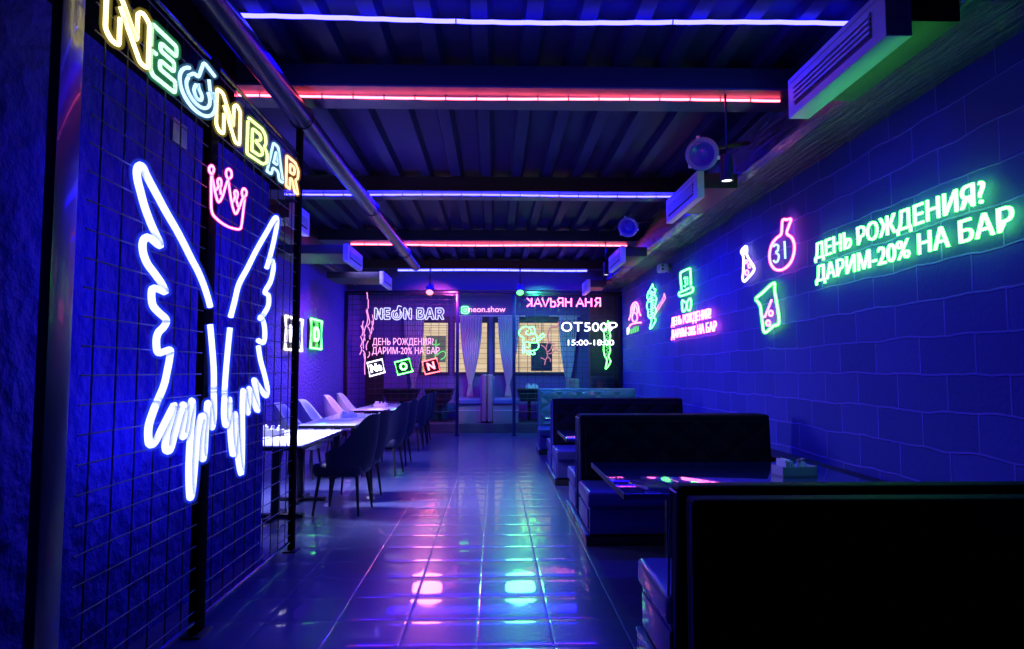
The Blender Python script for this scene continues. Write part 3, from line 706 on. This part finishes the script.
# pendants
def pendant(px, ytop, ybot, Y, label):
    c = U(px, ybot, y=Y); t = thing('pendant_spotlight', label, 'lamp', c, 'black hanging tube spotlights')
    h = .21; r = .048
    link('rod', tube(B(), [(c.x, c.y, c.z + h - .01), (c.x, c.y, ZB - .015)], .009, 8), BLACKG, t)
    link('shade', lathe(B(), [(.0, h), (r * .9, h), (r, h - .01), (r, .0), (r * .85, .0), (r * .85, .012)], 24, Matrix.Translation(c)), BLACK, t)
    link('lens', lathe(B(), [(.0, .006), (r * .85, .006), (r * .85, .012), (0, .012)], 24, Matrix.Translation(c)), LAMPW, t)
    return c
pc = pendant(727, 115, 181, 5.3, 'near hanging black tube spotlight with lit white lens')
pc2 = pendant(606, 248, 275, 11.62, 'far hanging black tube spotlight by the third air unit')
# cctv
c = U(663, 269, x=XR - .1)
t = thing('security_camera', 'small white twin lens security camera on the block wall', 'camera', c)
link('mount', tube(B(), [(XR, c.y - .02, c.z), (XR - .03, c.y - .02, c.z)], .07, 20), GREYP, t)
link('arm', tube(B(), [(XR - .03, c.y - .02, c.z), (XR - .1, c.y - .04, c.z)], .045, 16), WPLAST, t)
link('body', box(B(), XR - .2, XR - .06, c.y - .18, c.y + .02, c.z - .065, c.z + .065, .03, 4), WPLAST, t)
for dz in (-.025, .03): link('lens', tube(B(), [(XR - .15, c.y - .175, c.z + dz), (XR - .15, c.y - .19, c.z + dz)], .018, 14), BLACK, t)
# cylinder stage spots near the far beam
def stage(px, Y, z, label, lens):
    x = U(px, 285, y=Y).x; c = Vector((x, Y, z)); t = thing('stage_spotlight', label, 'lamp', c, 'stage spotlights by the far doorway')
    d = Vector((0, -.75, -.6)).normalized(); M_ = Matrix.Translation(c) @ d.to_track_quat('Z', 'Y').to_matrix().to_4x4()
    link('can', lathe(B(), [(0, -.16), (.07, -.16), (.085, -.1), (.085, .08), (.095, .1), (.08, .1), (.078, .06)], 24, M_), BLACK, t)
    link('lens', lathe(B(), [(0, .06), (.076, .062), (.076, .068), (0, .072)], 24, M_), lens, t)
    link('yoke', tube(B(), [c + Vector((0, 0, .08)), (x, Y, ZB)], .014, 8), BLACKG, t)
    return c
LP = emit('pink lens', (1, .25, .4), 2.5); LG = emit('green lens', (.15, 1, .3), 2.5)
sp = stage(430, 14.2, 3.05, 'stage spotlight with pink lens under the duct end', LP)
sg = stage(520, 14.2, 3.05, 'stage spotlight with green lens above the far doorway', LG)

# ------------------------------------------------------------------ tables on the left
def pedestal_table(y0, y1, x0, x1, label, n=2):
    zt = .72; t = thing('dining_table', label, 'table', ((x0 + x1) / 2, (y0 + y1) / 2, 0), 'white topped tables along the left side')
    link('tabletop', box(B(), x0, x1, y0, y1, zt - .012, zt, .004), TTOP, t)
    link('top_edge', box(B(), x0 + .002, x1 - .002, y0 + .002, y1 - .002, zt - .045, zt - .013, .003), BLACKG, t)
    for k in range(n):
        y = y0 + (y1 - y0) * (k + .5) / n; xm = (x0 + x1) / 2
        link('leg', box(B(), xm - .035, xm + .035, y - .035, y + .035, .03, zt - .045, .005), BLACKG, t)
        bm = box(B(), xm - .27, xm + .27, y - .04, y + .04, .0, .035, .006); box(bm, xm - .04, xm + .04, y - .25, y + .25, .0, .034, .006)
        link('foot', bm, BLACKG, t)
TX0, TX1 = -2.45, -1.74
pedestal_table(6.3, 8.0, TX0, TX1, 'nearest white topped table, glowing in white light beside the screen post')
pedestal_table(8.7, 10.9, TX0, TX1, 'second white topped table from the camera on the left side')
pedestal_table(11.9, 14.2, TX0, TX1, 'farthest white topped table on the left side')
def caddy(x, y, z, rz, label, s=1.0):
    t = thing('napkin_caddy', label, 'caddy', (x, y, z), 'table caddies with napkins and shakers', rz)
    L_ = dict(parent=t, local=True)
    bm = B(); box(bm, -.11 * s, .11 * s, -.065 * s, .065 * s, 0, .01); box(bm, -.11 * s, .11 * s, -.065 * s, -.058 * s, 0, .06 * s); box(bm, -.11 * s, .11 * s, .058 * s, .065 * s, 0, .06 * s); box(bm, -.11 * s, -.103 * s, -.065 * s, .065 * s, 0, .06 * s); box(bm, .103 * s, .11 * s, -.065 * s, .065 * s, 0, .06 * s)
    link('tray', bm, TRAY, smooth=False, **L_)
    bm = B()
    for k in range(4): box(bm, (-.085 + k * .014) * s, (-.078 + k * .014) * s, -.05 * s, .05 * s, .011, (.1 - .01 * (k % 2)) * s)
    link('napkins', bm, PAPER, smooth=False, **L_)
    for dx, dy in ((.02, -.02), (.07, .02)):
        o = link('shaker', lathe(B(), [(0, .011), (.018 * s, .011), (.018 * s, .07 * s), (.012 * s, .08 * s)], 14, Matrix.Translation((dx * s, dy * s, 0))), WPLAST, **L_)
        link('shaker_cap', lathe(B(), [(.013 * s, .08 * s), (.014 * s, .095 * s), (0, .1 * s)], 14, Matrix.Translation((dx * s, dy * s, 0))), GREYP, o, local=True)
    return t
caddy(-2.32, 7.25, .72, .1, 'napkin caddy on the nearest white table behind the screen wires', 1.1)
caddy(-2.12, 10.1, .72, .5, 'napkin caddy with sachets in the middle of the second white table', .95)
caddy(-2.12, 12.9, .72, -.1, 'napkin caddy on the farthest white table', 1.05)

# ------------------------------------------------------------------ shell chairs (local: back toward +X)
def make_chair(label, fab, group):
    t = thing('dining_chair', label, 'chair', (0, 0, 0), group)
    def shell():
        bm = B(); nt_, nz_ = 28, 10; outer = []; inner = []
        for i in range(nt_ + 1):
            th = R(-118 + 236 * i / nt_); c = abs(math.degrees(th)) / 118
            k = max(0, min(1, (c - .22) / .6)); k = k * k * (3 - 2 * k)
            ztop = .97 - .33 * k - .04 * max(0, c - .85) / .15
            ro, ri = [], []
            for j in range(nz_ + 1):
                v = j / nz_; z = .39 + (ztop - .39) * v
                r = .235 + .055 * min(1, (z - .39) / .3) ** .6 + .05 * max(0, math.cos(th)) * (z - .39) / .55
                if j == 0: r -= .03
                th2 = th
                ro.append(bm.verts.new((r * math.cos(th2) * 1.0 + .0, r * math.sin(th2) * .93, z)))
                r2 = r - .045 + (.02 if j == nz_ else 0)
                ri.append(bm.verts.new((r2 * math.cos(th2), r2 * math.sin(th2) * .93, z - (.012 if j == nz_ else 0) + (.01 if j == 0 else 0))))
            outer.append(ro); inner.append(ri)
        for i in range(nt_):
            for j in range(nz_):
                bm.faces.new((outer[i][j], outer[i + 1][j], outer[i + 1][j + 1], outer[i][j + 1]))
                bm.faces.new((inner[i][j], inner[i][j + 1], inner[i + 1][j + 1], inner[i + 1][j]))
            bm.faces.new((outer[i][nz_], outer[i + 1][nz_], inner[i + 1][nz_], inner[i][nz_]))
            bm.faces.new((outer[i][0], inner[i][0], inner[i + 1][0], outer[i + 1][0]))
        for i in (0, nt_):
            for j in range(nz_): bm.faces.new((outer[i][j], outer[i][j + 1], inner[i][j + 1], inner[i][j]))
        return bm
    link('backrest', shell(), fab, t, local=True)
    bm = B(); box(bm, -.27, .21, -.215, .215, .37, .49, .05, 4)
    link('seat', bm, fab, t, local=True)
    for sx, sy in ((-1, -1), (-1, 1), (1, -1), (1, 1)):
        x0 = -.2 if sx < 0 else .17
        link('leg', tube(B(), [(x0 + sx * .04, sy * .235, 0), (x0, sy * .17, .38)], .011, 10, r1=.019), LEGM, t, local=True)
    return t
AIS = 'aisle side dining chairs with their backs to the walkway'
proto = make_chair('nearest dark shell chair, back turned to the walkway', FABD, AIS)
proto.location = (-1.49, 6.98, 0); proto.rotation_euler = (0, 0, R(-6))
for (y, lab, rz) in ((7.68, 'second dark shell chair from the camera, half behind the nearest one', -2), (9.45, 'third dark shell chair from the camera in the aisle row', -5), (10.45, 'fourth shell chair from the camera in the aisle row', -2),
                     (12.2, 'fifth shell chair in the aisle row, bright blue in the light', -4), (12.95, 'sixth shell chair in the aisle row, green edged, second from the end', -2), (13.7, 'farthest shell chair in the aisle row beside the far screen', 0)):
    clone(proto, (-1.5, y, 0), R(rz), lab)
WLS = 'wall side dining chairs facing the walkway'
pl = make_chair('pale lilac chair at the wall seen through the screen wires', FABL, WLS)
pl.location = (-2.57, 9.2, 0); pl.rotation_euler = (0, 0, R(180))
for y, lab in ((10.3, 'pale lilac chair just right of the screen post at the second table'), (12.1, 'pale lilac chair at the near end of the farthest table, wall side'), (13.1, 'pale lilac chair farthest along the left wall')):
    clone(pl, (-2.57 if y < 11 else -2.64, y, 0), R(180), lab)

# ------------------------------------------------------------------ booth benches on the right
BX0, BX1 = .76, 2.48
def tufted(bm, x0, x1, yface, z0, z1, sgn, dx=.17, dz=.13, dep=.022):
    nx = int((x1 - x0) / .02); nz = int((z1 - z0) / .02); rows = []
    for j in range(nz + 1):
        row = []
        for i in range(nx + 1):
            x = x0 + (x1 - x0) * i / nx; z = z0 + (z1 - z0) * j / nz
            u = (x - x0) / dx; v = (z - z0) / dz
            a_ = abs(math.sin(math.pi * (u + v) / 2)); b_ = abs(math.sin(math.pi * (u - v) / 2))
            h = dep * (min(a_, b_) ** .5)
            edge = min(i, nx - i, j, nz - j)
            if edge == 0: h = -.02
            row.append(bm.verts.new((x, yface + sgn * h, z)))
        rows.append(row)
    for a_, b_ in zip(rows, rows[1:]):
        for i in range(nx): bm.faces.new((a_[i], a_[i + 1], b_[i + 1], b_[i]))
def booth(yc, label, zt=1.0, near=True, far=True, plain=False, LEATH=LEATH):
    t = thing('booth_bench', label, 'bench', ((BX0 + BX1) / 2, yc, 0), 'upholstered booth benches along the block wall')
    for s, on in ((-1, near), (1, far)):
        if not on:
            if plain:
                o = link('rear_panel', box(B(), BX0 + .02, BX1, yc - .13, yc - .015, 0, zt - .03, .02, 3), LEATH, t)
                link('piping', tube(B(), [(BX0 + .016, yc - .12, .02), (BX0 + .016, yc - .12, zt - .05)], .005, 6), LEATHB, o)
            continue
        def Y(a_, b_): return (min(yc + s * a_, yc + s * b_), max(yc + s * a_, yc + s * b_))
        # back slab, leaning
        bm = B(); y0, y1 = Y(.015, .13); box(bm, BX0, BX1, y0, y1, .1, zt, .03, 4)
        for v in bm.verts: v.co.y += s * (.075 * (1 - (v.co.z - .1) / (zt - .1)))
        o = link('backrest', bm, LEATH, t)
        bm = B(); tufted(bm, BX0 + .03, BX1 - .03, 0, .44, zt - .04, s)
        for v in bm.verts: v.co.y += yc + s * (.132 + .075 * (1 - (v.co.z - .1) / (zt - .1)))
        link('tufting', bm, LEATH, o)
        bm = tube(B(), [(BX0 - .004, yc + s * (.02 + .075), .12), (BX0 - .004, yc + s * .02, zt - .03), (BX0 - .004, yc + s * .125, zt - .03), (BX0 - .004, yc + s * .2, .3)], .006, 6)
        link('piping', bm, LEATHB, o)
        y0, y1 = Y(.16, .78); link('seat', box(B(), BX0 - .02, BX1, y0, y1, .3, .43, .035, 4), LEATHB, t)
        y0, y1 = Y(.1, .74); link('base', box(B(), BX0, BX1, y0, y1, .09, .3, .008), LEATHB, t)
        link('side_panel', box(B(), BX0 - .012, BX0 + .002, y0 + .05, y1 - .04, .12, .28, .006), LEATHB, t)
        y0, y1 = Y(.0, .75); link('plinth', box(B(), BX0 - .03, BX1, y0, y1, 0, .07, .008), BLACKG, t)
        link('plinth_moulding', box(B(), BX0 - .036, BX0, y0 + .001, y1, .071, .09, .006), LEATHB, t)
booth(2.86, 'nearest dark booth bench, its black back filling the lower right', .92, False, True, True)
booth(6.32, 'second dark double booth bench behind the glossy table', 1.0)
booth(9.2, 'third dark double booth bench from the camera', 1.03)
booth(12.25, 'farthest booth bench with quilted back glowing green', 1.08, True, False, False, LEATH_LIT)
def booth_table(y0, y1, label, z=.68):
    t = thing('booth_table', label, 'table', (1.6, (y0 + y1) / 2, 0), 'dark glossy booth tables')
    link('tabletop', box(B(), .76, 2.44, y0, y1, z - .035, z, .004), DTOP, t)
    ym = (y0 + y1) / 2
    link('edge_trim', box(B(), .752, .76, y0, y1, z - .036, z - .001, .002), WIRE, t)
    for x in (1.2, 2.1):
        link('leg', box(B(), x - .04, x + .04, ym - .04, ym + .04, .03, z - .036, .006), BLACKG, t)
        link('foot', box(B(), x - .06, x + .06, ym - .3, ym + .3, 0, .03, .008), BLACKG, t)
booth_table(4.05, 5.42, 'near dark glossy booth table reflecting neon signs')
booth_table(7.3, 8.3, 'second dark glossy booth table, mostly behind the bench back')
booth_table(10.3, 11.3, 'third dark glossy booth table before the quilted bench')
caddy(2.05, 4.72, .68, .15, 'napkin caddy at the wall end of the near booth table', 1.15)
caddy(1.15, 10.9, .68, .1, 'napkin caddy on the third booth table before the quilted bench', 1.0)

# ------------------------------------------------------------------ zone behind the far screen
struct('trim_11', box(B(), XL, XR, 15.55, YB, 0, .2, .01), PODM)
struct('trim_12', box(B(), 2.12, XR, 15.3, 15.5, .2, 3.1), BLACK)
o = tag(link('storage_cabinet', box(B(), U(590, 385, y=15.2).x, U(613, 385, y=15.2).x, 15.0, 15.28, 0, 1.27, .01), BLACK), 'low black cabinet by the far corner behind the quilted bench', 'cabinet')
link('door', box(B(), o.location.x - .22, o.location.x + .22, 14.985, 14.998, .08, 1.2, .004), BLACKG, o)
def win(n, x0, x1, inner=None):
    p0, p1 = U(x0, 372, y=YB), U(x1, 323, y=YB)
    fr = B(); w = .05
    box(fr, p0.x - w, p1.x + w, YB - .06, YB, p1.z, p1.z + .16); box(fr, p0.x - w, p1.x + w, YB - .06, YB, p0.z - .06, p0.z)
    box(fr, p0.x - w, p0.x, YB - .06, YB, p0.z, p1.z); box(fr, p1.x, p1.x + w, YB - .06, YB, p0.z, p1.z)
    o = struct('window_%d' % n, fr, WFRAME)
    pn = struct('lit_pane', box(B(), p0.x, p1.x, YB - .02, YB - .005, p0.z, p1.z), PLANK, o)
    bm = B(); n_ = max(1, int((p1.x - p0.x) / .45))
    for k in range(1, n_): x = p0.x + (p1.x - p0.x) * k / n_; box(bm, x - .008, x + .008, YB - .035, YB - .02, p0.z, p1.z)
    if n_ > 1: struct('glazing_bar', bm, WFRAME, o)
    if inner:
        q0, q1 = U(inner[0], inner[3], y=YB), U(inner[1], inner[2], y=YB)
        struct('view_opening', box(B(), q0.x, q1.x, YB - .028, YB - .021, q0.z, q1.z), inner[4], o)
win(1, 422, 448, (426, 446, 336, 362, GREYL))
win(2, 455, 487)
win(3, 495, 565, (531, 552, 343, 371, WFRAME))
struct('door_1', box(B(), U(366, 390, y=YB).x, U(384, 390, y=YB).x, YB - .05, YB - .001, .2, U(366, 338, y=YB).z, .005), BLACK)
def curtain(xt0, xt1, xn, label, ytop=317, yn=384, ybm=398, wn=3.2):
    Y = YB - .22; bm = B(); nu, nv = 40, 26; rows = []
    for j in range(nv + 1):
        v = j / nv; py = ytop + (ybm - ytop) * v; t_ = min(1, (py - ytop) / (yn - ytop))
        k = (1 - t_) ** .0 * (1 - (t_ ** 2.0)) if t_ < 1 else 0
        k = max(k, 0); s2 = max(0, (py - yn) / (ybm - yn)) if py > yn else 0
        x0 = xn - wn / 2 + (xt0 - xn + wn / 2) * k - s2 * 2.2; x1 = xn + wn / 2 + (xt1 - xn - wn / 2) * k + s2 * 2.2
        row = []
        for i in range(nu + 1):
            u = i / nu; p = U(x0 + (x1 - x0) * u, py, y=Y)
            row.append(bm.verts.new((p.x, Y + .035 * math.sin(u * math.pi * 16) * (.4 + .6 * k), p.z)))
        rows.append(row)
    for a_, b_ in zip(rows, rows[1:]):
        for i in range(nu): bm.faces.new((a_[i], a_[i + 1], b_[i + 1], b_[i]))
    c = U(xn, ybm, y=Y)
    t = thing('curtain', label, 'curtain', c, 'tied sheer curtains at the far windows')
    o = link('drape', bm, CURT, t); md = o.modifiers.new('s', 'SOLIDIFY'); md.thickness = .006
    q = U(xn, yn, y=Y); w = .05
    link('tie_band', tube(B(), [(q.x + w * math.cos(a_), Y + .045 * math.sin(a_), q.z) for a_ in [2 * math.pi * k / 16 for k in range(16)]], .012, 6, True), CURT, t)
curtain(404, 424, 413, 'sheer tied curtain behind the left mesh panel')
curtain(460, 482, 470, 'sheer tied curtain in the doorway, left of the bench backs')
curtain(498, 519, 508, 'sheer tied curtain in the doorway, right of the bench backs')
curtain(559, 577, 568, 'sheer tied curtain at the right end of the far windows')
for x0, x1, lab in ((402, 426, 'short curtain rail behind the left mesh panel'), (458, 525, 'curtain rail across the two doorway curtains'), (550, 580, 'curtain rail at the right end of the far windows')):
    t = thing('curtain_rail', lab, 'curtain rail', U(x0, 316, y=YB - .22), 'curtain rails at the far windows')
    a_, b_ = U(x0, 316, y=YB - .22), U(x1, 316, y=YB - .22)
    link('rail', tube(B(), [a_, b_], .016, 8), WPLAST, t)
    for p in (a_, b_): link('bracket', box(B(), p.x - .012, p.x + .012, p.y, YB - .001, p.z - .012, p.z + .012), WPLAST, t)
# benches in the doorway view: backs to each other
GR = pr('grey bench panel', (.2, .2, .22), .5, bump=(60, .001)); BL = pr('blue cushion', (.1, .1, .35), .5, bump=(60, .001)); TEAL = pr('teal cushion', (.08, .2, .24), .5, bump=(60, .001))
def small_bench(xb, sgn, lab):
    t = thing('booth_bench', lab, 'bench', (xb, 16.3, .2), 'small benches behind the far screen')
    X = lambda a_, b_: (min(xb + sgn * a_, xb + sgn * b_), max(xb + sgn * a_, xb + sgn * b_))
    x0, x1 = X(.01, .13); link('backrest', box(B(), x0, x1, 15.8, 17.0, .22, 1.3, .03, 3), GR, t)
    x0, x1 = X(.132, .17); link('back_cushion', box(B(), x0, x1, 15.82, 16.98, .72, 1.24, .015, 3), BL, t)
    x0, x1 = X(.14, .72); link('seat', box(B(), x0, x1, 15.78, 17.0, .62, .74, .03, 3), BL, t)
    link('base', box(B(), x0, x1, 15.82, 17.0, .2, .61, .006), GR, t)
    link('base_seam', box(B(), x0 + .01, x1 - .01, 15.812, 15.822, .48, .492), WPLAST, t, smooth=False)
xm = U(487, 380, y=15.8).x
small_bench(xm, -1, 'small bench left of centre through the far doorway, facing left')
small_bench(xm, 1, 'small bench right of centre through the far doorway, facing right')
def small_table(x0, x1, lab):
    xc = (x0 + x1) / 2; t = thing('booth_table', lab, 'table', (xc, 16.3, .2), 'dark tables behind the far screen')
    link('tabletop', box(B(), x0, x1, 15.9, 16.9, .93, .97, .005), BLACKG, t)
    bm = box(B(), x0, x1, 15.92, 16.88, .68, .928)
    for v in bm.verts:
        if v.co.z < .8: v.co.x = xc + (v.co.x - xc) * .72; v.co.y = 16.4 + (v.co.y - 16.4) * .8
    link('apron', bm, BLACK, t, smooth=False)
    link('leg', box(B(), xc - .04, xc + .04, 16.35, 16.45, .23, .679, .005), BLACKG, t); link('foot', box(B(), xc - .2, xc + .2, 16.2, 16.6, .2, .23, .005), BLACKG, t)
small_table(-1.62, -.98, 'dark table behind the left mesh panel by the doorway')
small_table(.52, 1.1, 'dark table behind the right mesh panel by the doorway')
small_table(-2.6, -1.8, 'dark table behind the left mesh panel near the left wall')
caddy(.86, 16.1, .97, .1, 'napkin caddy on the dark table right of the far doorway', 1.3)
t = thing('booth_bench', 'teal cushioned bench under the dark table left of the far doorway', 'bench', (-1.5, 16.9, .2), 'small benches behind the far screen')
link('seat', box(B(), -1.75, -1.15, 16.95, 17.3, .6, .72, .03, 3), TEAL, t); link('base', box(B(), -1.73, -1.17, 16.97, 17.3, .2, .6, .005), TEAL, t)
t = thing('booth_bench', 'dark bench behind the table right of the far doorway', 'bench', (1.5, 16.3, .2), 'small benches behind the far screen')
link('seat', box(B(), 1.2, 1.8, 15.85, 17.0, .62, .74, .03, 3), BL, t); link('base', box(B(), 1.22, 1.8, 15.87, 17.0, .2, .62, .006), GR, t); link('backrest', box(B(), 1.82, 1.95, 15.85, 17.0, .2, 1.2, .03, 3), GR, t)

# small junction box on the near wall high up
c = U(177, 133, x=-1.86)
t = tag(link('junction_box', box(B(), -1.86, -1.845, c.y - .08, c.y + .1, c.z - .07, c.z + .07, .004), LEATHB), 'small flat box high on the stucco wall behind the screen', 'junction box')

# ------------------------------------------------------------------ lights
def area(name, loc, rot, sx, sy, col, p, spread=None):
    d = bpy.data.lights.new(name, 'AREA'); d.shape = 'RECTANGLE'; d.size = sx; d.size_y = sy; d.color = col; d.energy = p
    if spread: d.spread = spread
    o = bpy.data.objects.new(name, d); COL.objects.link(o); o.location = loc
    o.rotation_euler = rot; return o
def aim(v): return Vector(v).to_track_quat('-Z', 'Y').to_euler()
def spot(name, loc, tgt, col, p, ang, r=.1, bl=.6):
    d = bpy.data.lights.new(name, 'SPOT'); d.color = col; d.energy = p; d.spot_size = R(ang); d.spot_blend = bl; d.shadow_soft_size = r
    o = bpy.data.objects.new(name, d); COL.objects.link(o); o.location = loc; o.rotation_euler = aim(Vector(tgt) - Vector(loc)); return o
BLU = (.004, .001, 1)
for y, p in ((4.6, 35), (8.5, 190), (11.9, 200), (14.4, 130)):
    area('added blue wash', (0, y, 3.5), (0, 0, 0), 4.6, .3, BLU, p)  # added unseen panels that boost the blue of the led strips
area('rear room wash', (-.3, 16.2, 3.4), (0, 0, 0), 4.5, .8, (.12, .1, 1), 60)
area('side white light', (-2.9, 7.2, 3.0), aim((.4, .1, -1)), .5, 1.6, (.6, .65, 1), 200, R(70))
area('table light', (-2.3, 11.3, 3.2), aim((0, .1, -1)), .5, 3.5, (.4, .34, 1), 130, R(110))
area('left deck fill', (-2.45, 7.4, 2.75), aim((.45, .0, 1)), .3, 2.5, (.3, .22, 1), 18, R(90))  # added uplight without a fixture, brightens the left ceiling ribs
area('added side low fill', (-3.0, 7.4, 1.45), aim((1, 0, -.85)), .5, 1.3, (.5, .5, 1), 60, R(100))  # added low fill for the floor under the left tables
spot('pink spot', sp + Vector((0, -.12, -.1)), (-1.4, 5.2, 0), (1, .2, .36), 105, 34, .3)
spot('green spot', sg + Vector((0, -.12, -.1)), (.55, 5.2, 0), (.13, 1, .2), 105, 34, .3)
spot('pink rear', (-1.0, 14.3, 3.2), (-2.2, 17, 1.0), (1, .1, .6), 260, 95, .1)
spot('green rear', (.9, 14.3, 3.2), (1.2, 16.6, 1.0), (.05, 1, .45), 260, 95, .1)
spot('pink wall', (-1.9, 10.5, 3.0), (-3.2, 12.6, 1.2), (1, .12, .55), 240, 70, .1)
spot('green bench', (1.2, 10.6, 3.3), (1.5, 12.2, .8), (.08, 1, .4), 130, 70, .1)
spot('green chair rim', (.3, 14.2, 3.0), (-1.4, 11.2, .7), (.08, 1, .3), 110, 34, .1)
spot('pendant beam', pc + Vector((0, 0, -.02)), pc + Vector((0, 0, -2)), (.9, .85, 1), 2, 50, .03)

w = bpy.data.worlds.new('world'); scene.world = w; w.use_nodes = True
w.node_tree.nodes['Background'].inputs[0].default_value = (.002, .002, .03, 1); w.node_tree.nodes['Background'].inputs[1].default_value = .1
vs = scene.view_settings; vs.view_transform = 'Standard'; vs.look = 'None'; vs.exposure = 0; vs.gamma = 1; vs.use_curve_mapping = False
cy = scene.cycles
cy.use_denoising = True
try: cy.denoiser = 'OPENIMAGEDENOISE'
except Exception: pass
cy.sample_clamp_indirect = 3; cy.max_bounces = 6; cy.diffuse_bounces = 3; cy.glossy_bounces = 4; cy.transparent_max_bounces = 64
cy.caustics_reflective = False; cy.caustics_refractive = False
try: cy.use_light_tree = True
except Exception: pass
